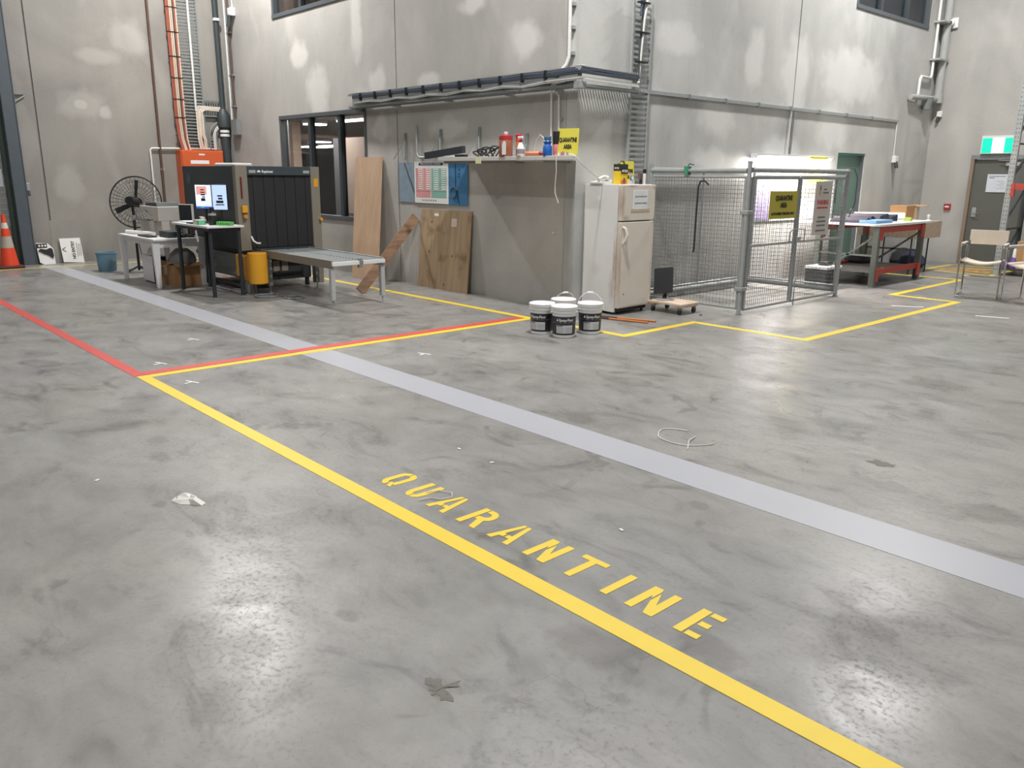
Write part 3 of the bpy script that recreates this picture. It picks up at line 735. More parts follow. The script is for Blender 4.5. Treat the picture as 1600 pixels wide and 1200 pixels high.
for z in (3.0, 3.6, 4.4): MB().bb((X + 0.27, 7.55, z), (X + 0.5, 7.595, z + 0.03)).build('clip', galv_d, t)
MB().bb((X + 0.38, 7.5, 2.45), (X + 0.62, 7.595, 2.75)).build('bracket', galv_d, t)
t = thing('socket', 'white socket on a thin conduit high in the room corner', 'socket', (X + 0.62, 7.56, 4.6))
MB().bb((X + 0.56, 7.5, 4.7), (X + 0.72, 7.598, 4.85)).build('housing', white_p, t, 0.01)
MB().cyl((X + 0.62, 7.53, 4.72), (X + 0.58, 7.5, 4.5), 0.04, 10).build('plug', slate_dark, t)
MB().cyl((X + 0.66, 7.57, 4.85), (X + 0.66, 7.57, H - 0.1), 0.014, 8).build('run', cable_w, t)

# ================================================================ MIDDLE WALL TRAY
def tray_run():
    t = thing('cable_tray', 'long galvanised cable tray wrapping the wall corner', 'cable tray', (-9.5, 7.5, 2.72))
    y = 7.44; x0, x1 = -12.12, -6.97; zb, zt = 2.73, 2.92
    def rail(z_, d_=0.03): 
        MB().bb((x0, y - 0.02, z_), (x1, y + 0.02, z_ + d_)).build('side_rail', galv_d, t)
        MB().bb((x1 - 0.02, y - 0.02, z_), (x1 + 0.02, 8.56, z_ + d_)).build('side_rail', galv_d, t)
    rail(zb); rail(zt)
    MB().bb((x0, y + 0.06, zb), (x1 - 0.04, y + 0.075, zt + 0.03)).build('back_web', galv_d, t)
    n = int((x1 - x0) / 0.055)
    for i in range(n):
        MB().bb((x0 + (i + 0.3) * 0.055, y - 0.01, zb - 0.004), (x0 + (i + 0.75) * 0.055, 7.59, zb + 0.006)).build('slot_rib', galv_d, t)
    for i in range(22):
        MB().bb((x1 - 0.19, y + (i + 0.3) * 0.05, zb - 0.004), (x1 + 0.01, y + (i + 0.7) * 0.05, zb + 0.006)).build('slot_rib', galv_d, t)
    MB().bb((x1 - 0.08, y - 0.03, zb - 0.03), (x1 + 0.035, y + 0.08, zb + 0.07)).build('corner_joint', galv, t, 0.01)
    MB().bb((x1 - 0.06, y - 0.03, zt - 0.02), (x1 + 0.03, y + 0.06, zt + 0.05)).build('corner_joint', galv, t, 0.01)
    for xx in (-12.0, -10.9, -9.6, -8.3, -7.4):
        MB().bb((xx - 0.02, y + 0.02, zb - 0.03), (xx + 0.02, 7.598, zb)).build('bracket', galv, t)
    MB().bb((x0 - 0.05, y + 0.06, zt + 0.03), (x0 + 0.3, y + 0.16, zt + 0.055)).build('end_strut', galv, t)
    return t
tray_run()
def bundle(name, label, pts, offs, r_, mats_, ties, cat='cables'):
    t = thing(name, label, cat, pts[0])
    for k_, (dx, dy, dz) in enumerate(offs):
        jit = [Vector((p[0] + dx, p[1] + dy, p[2] + dz + random.uniform(-0.006, 0.006))) for p in pts]
        MB().tube(jit, r_, 6).build('cable', mats_[k_ % len(mats_)], t)
    for c, d in ties: MB().box(c, d).build('cable_tie', blackp, t)
    return t
px = [(-11.95, 7.40, 2.87)] + [(-11.95 + i * 0.45, 7.40, 2.86 + 0.008 * (i % 2)) for i in range(1, 11)] + [(-7.1, 7.395, 2.87), (-6.93, 7.43, 2.87), (-6.92, 7.7, 2.865), (-6.92, 8.45, 2.86)]
bundle('cable_bundle', 'bundle of dark blue cables strapped along the long tray', px, [(0, 0, 0.05), (0, 0, 0.03), (0, 0.01, 0.065), (0, 0, 0.01)], 0.014, [cable_blue, cable_blue, cable_b, cable_b],
       [((-11.7 + i * 0.42, 7.39, 2.885), (0.02, 0.05, 0.11)) for i in range(11)])
pw = [(-11.9, 7.39, 2.80)] + [(-11.9 + i * 0.4, 7.39, 2.80 + (0.012 if i % 2 else -0.012)) for i in range(1, 12)] + [(-7.05, 7.39, 2.815), (-6.91, 7.44, 2.82), (-6.905, 8.45, 2.80)]
bundle('cable_bundle', 'sagging grey-white cables looped under the dark blue bundle', pw, [(0, 0, 0), (0, 0, 0.014), (0, 0.01, -0.012)], 0.008, [cable_w, galv_d, cable_w], [])

seg_pipe('conduit', [(-7.27, 7.56, H - 0.1), (-7.27, 7.56, 3.1), (-7.29, 7.54, 3.0), (-7.38, 7.5, 2.91), (-7.5, 7.46, 2.86)], 0.024, cable_w, 'white vertical conduit curving into the tray near the corner', clips=[((-7.25, 7.575, z), (0.09, 0.04, 0.04)) for z in (3.13, 3.42, 3.68, 4.4)])
seg_pipe('conduit', [(-7.46, 7.50, 2.80), (-7.55, 7.52, 2.76), (-7.56, 7.56, 2.70), (-7.56, 7.57, 1.99)], 0.014, cable_w, 'left of two thin white conduits dropping behind the shelf bottles')
seg_pipe('conduit', [(-7.25, 7.46, 2.80), (-7.43, 7.49, 2.79), (-7.47, 7.52, 2.73), (-7.43, 7.56, 2.66), (-7.42, 7.57, 1.99)], 0.014, cable_w, 'hooked thin white conduit dropping to the shelf near the sign', clips=[((-7.41, 7.58, z), (0.06, 0.03, 0.03)) for z in (2.38, 2.1)])

# side wall ladder, conduit, lamp feed
ladder_tray('cable_ladder', 'tall galvanised cable ladder on the wall behind the fridge', (X2 + 0.06, 8.70, 1.62), (X2 + 0.06, 8.70, 3.83), (0, 1, 0), 0.36, 0.066, railm=galv, rungm=galv)
t = thing('cable_bundle', 'white and black cables hanging down the tall ladder behind the fridge', 'cables', (X2 + 0.12, 8.6, 2.8))
MB().tube([(X2 + 0.12, 8.72, 3.9), (X2 + 0.12, 8.66, 3.6), (X2 + 0.12, 8.62, 3.2), (X2 + 0.12, 8.60, 2.95), (X2 + 0.18, 8.52, 2.84)], 0.018, 8).build('cable', cable_w, t)
MB().tube([(X2 + 0.12, 8.66, 3.9), (X2 + 0.12, 8.62, 3.6), (X2 + 0.12, 8.59, 3.2), (X2 + 0.16, 8.55, 2.9)], 0.012, 8).build('cable', cable_b, t)
MB().tube([(X2 + 0.13, 8.60, 3.9), (X2 + 0.13, 8.58, 3.65)], 0.016, 8).build('cable', cable_blue, t)
for z in (3.1, 3.45, 3.8): MB().bb((X2 + 0.09, 8.54, z), (X2 + 0.15, 8.74, z + 0.018)).build('cable_tie', blackp, t)
t = thing('conduit', 'long horizontal galvanised channel along the cage wall', 'pipe', (X2 + 0.03, 12.5, 2.74))
MB().bb((X2 + 0.005, 8.95, 2.755), (X2 + 0.045, 16.66, 2.80)).build('run', galv, t)
MB().bar((X2 + 0.12, 8.5, 2.775), (X2 + 0.03, 8.96, 2.775), 0.04, 0.045).build('run', galv, t)
MB().cyl((X2 + 0.025, 16.64, 2.76), (X2 + 0.025, 16.66, 2.13), 0.012, 8).build('drop', cable_w, t)
for y in (9.8, 10.7, 11.6, 12.55, 13.5, 14.5, 15.5): MB().bb((X2 + 0.0, y, 2.745), (X2 + 0.05, y + 0.04, 2.81)).build('clip', galv_d, t)
t = thing('socket', 'white socket hanging under a thin conduit near the far corner', 'socket', (X2 + 0.05, 16.7, 1.95))
MB().bb((X2 + 0.005, 16.64, 2.0), (X2 + 0.08, 16.78, 2.13)).build('housing', white_p, t, 0.008)
MB().cyl((X2 + 0.06, 16.71, 2.02), (X2 + 0.09, 16.71, 1.9), 0.035, 10).build('plug', slate_dark, t)
for dy, lb in ((0.0, 'left'), (0.09, 'right')):
    seg_pipe('conduit', [(X2 + 0.03, 12.62 + dy, 2.74), (X2 + 0.03, 12.60 + dy, 2.03)], 0.014, galv_d if dy else cable_w, 'thin vertical conduit above the cage lamp, %s of the pair' % lb)

# corner downpipe
t = thing('downpipe', 'large grey downpipe with rainhead in the far corner', 'pipe', (-7.0, 18.1, 3.2))
gp = mat('pvc_grey', (172, 174, 172), 0.5)
MB().cyl((X2 + 0.12, 18.2, 3.32), (X2 + 0.12, 18.2, H - 0.05), 0.075, 16).build('main_pipe', gp, t)
MB().tube([(X2 + 0.06, 17.9, H - 0.05), (X2 + 0.06, 17.9, 3.72), (X2 + 0.06, 17.85, 3.66), (X2 + 0.06, 17.42, 3.66), (X2 + 0.06, 17.37, 3.6), (X2 + 0.06, 17.35, 3.27), (X2 + 0.06, 17.1, 3.25)], 0.028, 10).build('side_pipe', cable_w, t)
MB().tube([(X2 + 0.07, 17.0, 3.25), (X2 + 0.10, 17.5, 3.27), (X2 + 0.12, 18.2, 3.27)], 0.05, 12).build('header', gp, t)
MB().cyl((X2 + 0.12, 18.2, 3.2), (X2 + 0.12, 18.2, 3.36), 0.095, 14).build('collar', gp, t)
MB().cyl((X2 + 0.10, 17.75, 3.28), (X2 + 0.10, 17.75, 3.05), 0.11, 14, 0.08).build('rainhead', galv_d, t)
for z in (4.0, 4.7): MB().bb((X2 + 0.0, 17.84, z), (X2 + 0.2, 18.3, z + 0.03)).build('clip', gp, t)

t = thing('security_camera', 'small white dome camera high on the far wall', 'camera', (-6.98, YF - 0.05, 4.6))
MB().bb((-7.06, YF - 0.07, 4.62), (-6.86, YF - 0.003, 4.82)).build('base', white_p, t, 0.02)
MB().lathe((-6.97, YF - 0.12, 4.66), [(0.02, 0), (0.06, 0.03), (0.07, 0.06), (0.06, 0.1), (0.02, 0.13)], 14).build('head', white_p, t)
MB().lathe((-6.965, YF - 0.18, 4.69), [(0.01, 0), (0.03, 0.01), (0.03, 0.05), (0.01, 0.06)], 12).build('lens', blackp, t)
t = thing('socket', 'white sensor box hanging on a thin wire by the downpipe', 'sensor', (-6.98, YF - 0.05, 2.9))
MB().cyl((-7.0, YF - 0.02, 3.0), (-7.0, YF - 0.02, 4.6), 0.005, 6).build('wire', cable_w, t)
MB().bb((-7.04, YF - 0.07, 2.93), (-6.94, YF - 0.003, 3.05)).build('housing', white_p, t, 0.01)
MB().cyl((-7.0, YF - 0.05, 2.94), (-7.02, YF - 0.07, 2.84), 0.03, 10).build('plug', slate_dark, t)
t = thing('fire_alarm', 'small red break-glass alarm on the wall beside the exit door', 'alarm', (-6.6, YF - 0.03, 1.06))
MB().bb((-6.66, YF - 0.045, 1.08), (-6.53, YF - 0.003, 1.2)).build('housing', mat('alarm_red', (170, 40, 48), 0.4), t, 0.006)
MB().bb((-6.635, YF - 0.05, 1.125), (-6.555, YF - 0.044, 1.155)).build('label_strip', paper, t)

t = thing('exit_sign', 'glowing green and white exit sign above the dark door', 'sign', (-5.78, YF - 0.06, 2.19))
MB().bb((-6.10, YF - 0.08, 2.19), (-5.45, YF - 0.005, 2.535)).build('case', white_m, t, 0.006)
eg = mat('exit_green', (0, 226, 172), 0.4, emit=0.75, var=0.02); ew = mat('exit_white', (255, 255, 255), 0.4, emit=0.8, var=0.0)
MB().bb((-6.08, YF - 0.085, 2.21), (-5.90, YF - 0.08, 2.49)).build('green_panel', eg, t)
MB().bb((-5.68, YF - 0.085, 2.21), (-5.47, YF - 0.08, 2.49)).build('green_panel', eg, t)
MB().bb((-5.90, YF - 0.085, 2.21), (-5.68, YF - 0.08, 2.49)).build('white_panel', ew, t)

# ================================================================ SIGNS
def sign_area(name, label, cat, cx, y, z0, w_, h_, rot, face, m, extra=None, tilt=0.0, parent_group=None):
    """face 'y' = faces -Y, 'x' = faces +X; pos is bottom centre"""
    t = thing(name, label, cat, (cx, y, z0))
    b = MB()
    if face == 'x': b.bb((cx - 0.003, y - w_ / 2, z0), (cx + 0.003, y + w_ / 2, z0 + h_))
    else: b.bb((cx - w_ / 2, y - 0.003, z0), (cx + w_ / 2, y + 0.003, z0 + h_))
    b.build('board', m, t)
    def T(s_, zc, sz, wd, bold=0.05):
        if face == 'x': text(s_, sz, ink, t, (cx + 0.005, y, z0 + h_ * zc), SIDE, width=wd, bold=bold)
        else: text(s_, sz, ink, t, (cx, y - 0.005, z0 + h_ * zc), WALL1, width=wd, bold=bold)
    if extra:
        T('QUARANTINE', 0.74, 0.085, w_ * 0.62); T('AREA', 0.48, 0.085, w_ * 0.25); T(extra, 0.18, 0.045, w_ * 0.86)
    else:
        T('QUARANTINE', 0.56, h_ * 0.22, w_ * 0.84); T('AREA', 0.30, h_ * 0.22, w_ * 0.40)
    t.rotation_euler = rot
    return t
sign_area('area_sign', 'yellow QUARANTINE AREA sign propped on the wall shelf', 'sign', -6.86, 7.14, 1.935, 0.27, 0.30, (math.radians(-6), 0, math.radians(18)), 'y', sign_y)
sign_area('area_sign', 'yellow QUARANTINE AREA sign standing on top of the fridge', 'sign', -6.85, 8.23, 1.603, 0.30, 0.28, (0, math.radians(-4), 0), 'x', sign_y)
sign_area('area_sign', 'yellow QUARANTINE AREA sign wired to the cage gate', 'sign', -5.535, 9.82, 1.18, 0.68, 0.35, (0, 0, 0), 'x', sign_yd, 'AUTHORISED PERSONS ONLY')
sign_area('area_sign', 'yellow quarantine sign hanging beside the bright cage lamp', 'sign', -6.98, 13.42, 1.62, 0.60, 0.42, (0, 0, 0), 'x', sign_y, 'AUTHORISED PERSONS ONLY')
# warning sign on the right gate
t = thing('warning_sign', 'tall grey WARNING sign with bottle emblem on the cage gate', 'sign', (-5.535, 10.86, 0.93))
ws = mat('sign_grey', (206, 202, 198), 0.5, var=0.02)
MB().bb((-5.538, 10.63, 0.93), (-5.532, 11.09, 1.655)).build('board', ws, t)
MB().prism([(10.76 + 0.022 * math.cos(a), 1.50 + 0.035 * math.sin(a)) for a in [i * PI / 6 for i in range(12)]] , lambda u, v, q: (q, u, v), -5.531, -5.529).build('emblem', mat('emblem_gold', (200, 160, 70), 0.5), t)
MB().bb((-5.531, 10.75, 1.535), (-5.529, 10.77, 1.60)).build('emblem', ink, t)
for z, w_, m_, x_ in ((1.545, 0.07, ink_g, 10.9), (1.50, 0.15, ink_g, 10.92)):
    MB().bb((-5.531, x_ - w_ / 2, z - 0.011), (-5.529, x_ + w_ / 2, z + 0.011)).build('print', m_, t)
text('WARNING', 0.09, ink_r, t, (-5.53, 10.86, 1.37), SIDE, width=0.33, bold=0.03)
for z, w_, m_ in ((1.30, 0.30, ink_r), (1.17, 0.20, ink_g), (1.115, 0.25, ink_g), (1.06, 0.24, ink_g), (0.99, 0.27, ink_g)):
    MB().bb((-5.531, 10.86 - w_ / 2, z - 0.012), (-5.529, 10.86 + w_ / 2, z + 0.012)).build('print', m_, t)

# ================================================================ WALL SHELF AND WALL ITEMS
ZS = 1.925
sh = thing('wall_shelf', 'long pale wall shelf over a deep triangular shadow', 'shelf', (-8.2, 7.5, 1.86))
mb = MB(); mb.prism([(-9.25, 7.05), (-6.68, 7.05), (-7.14, 7.595), (-9.20, 7.595)], lambda u, v, q: (u, v, q), 1.875, ZS)
mb.build('board', mat('shelf_laminate', (206, 204, 200), 0.5, var=0.04), sh, 0.004)
MB().bb((-9.2, 7.12, 1.845), (-7.75, 7.16, 1.875)).build('under_rail', mat('shelf_rail', (150, 146, 142), 0.6), sh)
for xx in (-9.0, -8.1, -7.25):
    MB().bar((xx, 7.585, 1.86), (xx, 7.15, 1.86), 0.03, 0.02).build('bracket', galv_d, sh)
MB().bb((-8.43, 7.045, 1.84), (-8.32, 7.05, 1.925)).build('sticky_note', mat('note_cream', (232, 230, 186), 0.6), sh)
def rod_bracket(x, zt, label, wide=0.14, h2=0.0):
    t = thing('wall_brace', label, 'bracket', (x, 7.58, 1.94 - h2))
    MB().bb((x - 0.016, 7.565, 1.94 - h2), (x + 0.016, 7.595, zt)).build('upright', galv_d, t)
    MB().bar((x, 7.56, zt - 0.13), (x + wide, 7.45, 1.94 - h2), 0.01, 0.01).build('rod', galv_d, t)
    MB().bar((x, 7.56, zt - 0.13), (x - wide, 7.45, 1.94 - h2), 0.01, 0.01).build('rod', galv_d, t)
rod_bracket(-10.76, 2.31, 'leftmost steel wall brace above the faded blue poster', h2=0.02)
rod_bracket(-9.86, 2.34, 'steel wall brace above the coloured chart poster')
rod_bracket(-8.98, 2.34, 'steel wall brace behind the black bar on the shelf')
rod_bracket(-8.02, 2.22, 'short steel wall brace behind the bottles', 0.1)
seg_pipe('conduit', [(-10.44, 7.56, 2.42), (-10.44, 7.56, 2.02), (-10.42, 7.56, 1.965), (-10.36, 7.56, 1.945), (-9.22, 7.56, 1.945)], 0.016, galv, 'L-shaped pipe bending along the wall towards the shelf')

def poster(name, label, x0, x1, z0, z1, m, y=7.588):
    t = thing(name, label, 'poster', ((x0 + x1) / 2, y, z0))
    MB().bb((x0, y, z0), (x1, y + 0.006, z1)).build('sheet', m, t)
    return t
t = poster('poster', 'faded grey-blue poster at the left of the chart', -10.97, -10.54, 1.27, 1.87, mat('faded_blue_print', (140, 158, 174), 0.6, var=0.25, scale=9))
MB().bar((-10.80, 7.583, 1.86), (-10.5, 7.583, 1.33), 0.004, 0.02).build('strap', slate, t)
t = poster('poster', 'blue poster with a hanging black ring at the chart edge', -9.71, -9.25, 1.26, 1.86, mat('blue_print', (74, 132, 178), 0.5, var=0.12, scale=5))
MB().bar((-9.53, 7.583, 1.88), (-9.53, 7.583, 1.5), 0.003, 0.008).build('cord', blackp, t)
MB().tube([(-9.57 + 0.07 * math.cos(a), 7.578, 1.44 + 0.075 * math.sin(a)) for a in [i * PI / 9 for i in range(18)]], 0.008, 6, closed=True).build('ring', cable_b, t)
MB().bar((-9.51, 7.583, 1.46), (-9.45, 7.583, 1.28), 0.003, 0.008).build('cord', blackp, t)
for z, w_ in ((1.76, 0.03), (1.70, 0.03), (1.66, 0.02)): MB().bb((-9.46, 7.585, z), (-9.46 + w_, 7.589, z + 0.02)).build('print', mat('navy_ink', (30, 60, 110), 0.6), t)
t = poster('poster', 'white chart poster with pink and green columns', -10.54, -9.70, 1.27, 1.885, paper, 7.58)
navy = mat('navy_ink', (30, 60, 110), 0.6); pk = mat('pink_print', (226, 158, 158), 0.6); gn = mat('green_print', (140, 190, 176), 0.6)
MB().bb((-10.42, 7.5775, 1.83), (-9.82, 7.58, 1.865)).build('heading', navy, t)
text('PREVENTION CHART', 0.03, paper, t, (-10.12, 7.576, 1.847), WALL1, width=0.5, bold=0.02)
for (a, b, m_) in ((-10.5, -10.31, pk), (-10.30, -10.13, pk), (-10.11, -9.93, gn), (-9.92, -9.74, gn)):
    MB().bb((a, 7.5775, 1.47), (b, 7.58, 1.79)).build('column_band', m_, t)
    mb = MB()
    for i in range(10): mb.bb((a + 0.06, 7.576, 1.475 + i * 0.032), (b - 0.01, 7.5775, 1.493 + i * 0.032))
    mb.build('print', paper, t)
MB().bb((-10.5, 7.5775, 1.36), (-10.13, 7.58, 1.445)).build('column_band', pk, t)
MB().bb((-10.11, 7.5775, 1.36), (-9.74, 7.58, 1.445)).build('column_band', gn, t)
MB().bb((-10.5, 7.577, 1.448), (-10.13, 7.58, 1.456)).build('rule', mat('rule_red', (190, 60, 80), 0.5), t)
MB().bb((-10.11, 7.577, 1.448), (-9.74, 7.58, 1.456)).build('rule', mat('rule_green', (50, 130, 110), 0.5), t)
mb = MB()
for i in range(7): mb.bb((-10.34 + i * 0.055, 7.577, 1.305), (-10.325 + i * 0.055, 7.58, 1.325))
mb.build('print', ink, t)

# leaning boards
def leaning(name, label, x0, x1, yb, yt, z1, th, m, skew=0.0, cat='board'):
    t = MB(); a = math.atan2(yt - yb, z1)
    fn = lambda u, v, q: (u + skew * v, yb + v * math.sin(a) + q * math.cos(a), v * math.cos(a) - q * math.sin(a))
    L_ = math.hypot(z1, yt - yb)
    t.prism([(x0, 0), (x1, 0), (x1, L_), (x0, L_)], fn, -th, 0)
    return tag(t.build(name, m), label, cat)
leaning('leaning_board', 'tall pale wooden board leaning beside the office window', -11.93, -11.15, 7.26, 7.585, 1.96, 0.02, pine, -0.13)
pl = thing('plywood_sheet', 'square rough plywood sheet leaning under the chart poster', 'board', (-9.76, 7.5, 0))
mb = MB(); a = math.atan2(0.09, 1.18)
mb.prism([(-10.38, 0), (-9.16, 0), (-9.14, 1.185), (-10.35, 1.185)], lambda u, v, q: (u, 7.50 + v * math.sin(a) + q, v * math.cos(a)), -0.018, 0)
mb.build('sheet', ply, pl)
for (x_, z_, w_, h__, m_) in ((-10.02, 1.13, 0.1, 0.04, paper), (-9.60, 1.07, 0.13, 0.12, mat('pale_sticker', (216, 200, 188), 0.6))):
    MB().prism([(x_, z_ - h__), (x_ + w_, z_ - h__), (x_ + w_, z_), (x_, z_)], lambda u, v, q: (u, 7.50 + v * math.sin(a) + q, v * math.cos(a)), -0.0205, -0.018).build('sticker', m_, pl)
for (x_, z_) in ((-10.08, 1.0), (-9.50, 0.98), (-10.12, 0.55), (-9.55, 0.52), (-9.72, 0.08)):
    MB().prism([(x_ + 0.012 * math.cos(k2 * PI / 3), z_ + 0.02 * math.sin(k2 * PI / 3)) for k2 in range(6)], lambda u, v, q: (u, 7.50 + v * math.sin(a) + q, v * math.cos(a)), -0.0195, -0.018).build('knot', mat('knot_dark', (70, 44, 34), 0.7), pl)
tag(MB().bar((-10.17, 6.30, 0.03), (-10.50, 7.56, 1.05), 0.15, 0.028, upv=(0.3, 0.6, 0.7)).build('leaning_plank', plank_m), 'narrow brown plank leaning slantwise behind the roller table', 'plank')

# items on the shelf
t = thing('black_bar', 'long black casing lying tilted on the shelf end', 'casing', (-9.0, 7.15, 1.95))
MB().box((-9.2, 7.13, 1.99), (0.86, 0.06, 0.09), ry=math.radians(-5)).build('casing', mat('anthracite', (48, 54, 60), 0.5), t, 0.006)
MB().box((-8.83, 7.13, 1.945), (0.2, 0.07, 0.03)).build('foot', blackp, t, 0.004)
t = thing('cable_coil', 'tangle of black cables between the casing and the brown bottle', 'cables', (-8.4, 7.15, ZS))
for k_ in range(5):
    c_ = (-8.52 + k_ * 0.085, 7.16, ZS + 0.045 + 0.012 * (k_ % 3))
    MB().tube([(c_[0] + 0.075 * math.cos(q), c_[1] + 0.03 * math.sin(q * 2), c_[2] + (0.03 + 0.012 * k_) * math.sin(q)) for q in [i * PI / 7 for i in range(14)]], 0.011, 6, closed=True).build('loop', blackp if k_ % 2 else cable_b, t)
MB().tube([(-8.3, 7.16, ZS + 0.05), (-8.17, 7.18, ZS + 0.1), (-8.05, 7.2, ZS + 0.16)], 0.012, 6).build('loop', blackp, t)
def bottle(name, label, x, y, prof, m, parts, cat='bottle', group='bottles on the shelf', z=ZS):
    t = thing(name, label, cat, (x, y, z), group)
    MB().lathe((x, y, z), prof, 18).build('body', m, t)
    for nm, pr_, m_ in parts: MB().lathe((x, y, z), pr_, 18).build(nm, m_, t)
    return t
brownb = mat('amber_brown', (150, 92, 70), 0.35)
b_ = bottle('bottle', 'large brown bottle with white cap on the shelf', -7.92, 7.12, [(0.085, 0), (0.088, 0.01), (0.088, 0.19), (0.083, 0.2)], brownb,
       [('shoulder', [(0.085, 0.2), (0.087, 0.21), (0.085, 0.25), (0.03, 0.265)], mat('red_shoulder', (178, 52, 58), 0.35)), ('cap', [(0.025, 0.265), (0.027, 0.27), (0.027, 0.295), (0.015, 0.3)], white_p)])
MB().prism([(-7.92 + 0.035 * sx_, ZS + z_) for sx_, z_ in ((-1, 0.02), (1, 0.02), (1, 0.15), (0.6, 0.175), (0, 0.185), (-0.6, 0.175), (-1, 0.15))], lambda u, v, q: (u + 0.06, q - 0.015, v), 7.12 - 0.073, 7.12 - 0.068).build('front_label', paper, b_)
bottle('spray_can', 'red and orange spray can beside the white trigger bottle', -7.70, 7.14, [(0.034, 0), (0.036, 0.005), (0.036, 0.2), (0.028, 0.215)], mat('can_red', (190, 58, 50), 0.35),
       [('cap', [(0.033, 0.215), (0.037, 0.22), (0.037, 0.262), (0.03, 0.27)], mat('cap_red', (214, 38, 52), 0.35)), ('front_label', [(0.0368, 0.08), (0.0368, 0.17)], mat('label_orange', (226, 140, 70), 0.4))], 'can')
b_ = bottle('spray_bottle', 'white trigger spray bottle on the shelf', -7.60, 7.08, [(0.045, 0), (0.05, 0.01), (0.05, 0.09), (0.03, 0.14), (0.014, 0.165)], white_p,
       [('collar', [(0.016, 0.165), (0.018, 0.17), (0.018, 0.19), (0.012, 0.2)], mat('cap_dark_red', (130, 40, 44), 0.4)), ('front_label', [(0.0508, 0.03), (0.0508, 0.085)], mat('label_grey', (150, 140, 146), 0.5))])
MB().box((-7.605, 7.08, ZS + 0.222), (0.085, 0.025, 0.03)).build('trigger_head', white_p, b_, 0.006)
bottle('bottle', 'blue bottle with grey-blue cap on the shelf', -7.15, 7.10, [(0.055, 0), (0.058, 0.01), (0.056, 0.1), (0.04, 0.13), (0.05, 0.165), (0.04, 0.18)], mat('bottle_blue', (36, 96, 178), 0.35),
       [('cap', [(0.042, 0.18), (0.045, 0.185), (0.045, 0.22), (0.04, 0.225)], mat('cap_blue_grey', (84, 122, 152), 0.4))])
bottle('bottle', 'black-topped pink canister next to the blue bottle', -7.02, 7.12, [(0.04, 0), (0.042, 0.01), (0.042, 0.13), (0.038, 0.135)], mat('pink_body', (206, 122, 122), 0.4),
       [('cap', [(0.043, 0.135), (0.045, 0.14), (0.045, 0.275), (0.04, 0.28)], mat('cap_black', (50, 48, 48), 0.4))])
t = thing('caulking_tube', 'orange sealant tube with red nozzle lying on the shelf', 'tube', (-7.38, 7.1, ZS))
MB().cyl((-7.52, 7.1, ZS + 0.03), (-7.28, 7.1, ZS + 0.028), 0.026, 14).build('barrel', mat('tube_orange', (226, 138, 100), 0.4), t)
MB().cyl((-7.28, 7.1, ZS + 0.028), (-7.18, 7.1, ZS + 0.024), 0.022, 12).build('nozzle', mat('nozzle_red', (160, 30, 36), 0.4), t)
t = thing('small_parts', 'pale oddments and a ring beside the shelf sign', 'oddments', (-6.9, 7.1, ZS))
for i in range(5): MB().lathe((-6.95 + 0.035 * i, 7.09 + 0.012 * (i % 2), ZS), [(0.014, 0), (0.017, 0.006), (0.013, 0.03 + 0.008 * (i % 3))], 8).build('fitting', [white_p, galv, mat('pink_body', (206, 122, 122), 0.4)][i % 3], t)
tag(MB().tube([(-7.6, 7.3, ZS + 0.01), (-7.55, 7.3, ZS + 0.2), (-7.47, 7.28, ZS + 0.26), (-7.38, 7.26, ZS + 0.22), (-7.33, 7.24, ZS + 0.1), (-7.33, 7.22, ZS + 0.015)], 0.004, 6).build('looped_wire', cable_w), 'thin white wire arching over the shelf behind the tube', 'wire')
tag(MB().tube([(-6.98, 7.06, ZS + 0.01), (-6.94, 7.035, ZS + 0.0), (-6.93, 7.035, 1.75), (-6.95, 7.04, 1.6), (-6.95, 7.04, 1.5), (-6.9, 7.05, 1.38)], 0.005, 6).build('hanging_cable', cable_w), 'white cable dangling straight down from the shelf', 'cable')
tag(MB().tube([(-6.95, 7.1, ZS + 0.01), (-6.75, 7.1, ZS + 0.015), (-6.68, 7.1, 1.915), (-6.655, 7.15, 1.85), (-6.68, 7.4, 1.72), (-6.8, 7.7, 1.64), (-6.86, 7.82, 1.625)], 0.006, 6).build('looping_cord', cable_w), 'white cord looping from the shelf end to the telephone', 'cord')
tag(MB().cyl((-7.5, 7.59, 0.98), (-7.5, 7.57, 0.98), 0.012, 10).build('wall_plug', white_p), 'tiny white knob on the wall below the shelf', 'knob')

def stained(name, base, stain, blobs, rough=0.35, wsc=9.0):
    m = bpy.data.materials.new(name); m.use_nodes = True
    nt = m.node_tree; N = nt.nodes; L = nt.links; b = N['Principled BSDF']
    g = N.new('ShaderNodeNewGeometry')
    nz = N.new('ShaderNodeTexNoise'); nz.inputs['Scale'].default_value = 5; nz.inputs['Detail'].default_value = 5
    L.new(g.outputs['Position'], nz.inputs['Vector'])
    c = lin(base)
    mx = N.new('ShaderNodeMix'); mx.data_type = 'RGBA'; L.new(nz.outputs['Fac'], mx.inputs[0])
    mx.inputs[6].default_value = (*[v * 0.93 for v in c], 1); mx.inputs[7].default_value = (*[min(1, v * 1.05) for v in c], 1)
    k = blob_mask(N, L, g.outputs['Position'], blobs, 0.85, 0.16, wsc)
    x = N.new('ShaderNodeMix'); x.data_type = 'RGBA'; L.new(k, x.inputs[0]); L.new(mx.outputs[2], x.inputs[6]); x.inputs[7].default_value = (*lin(stain), 1)
    L.new(x.outputs[2], b.inputs['Base Color']); b.inputs['Roughness'].default_value = rough
    return m
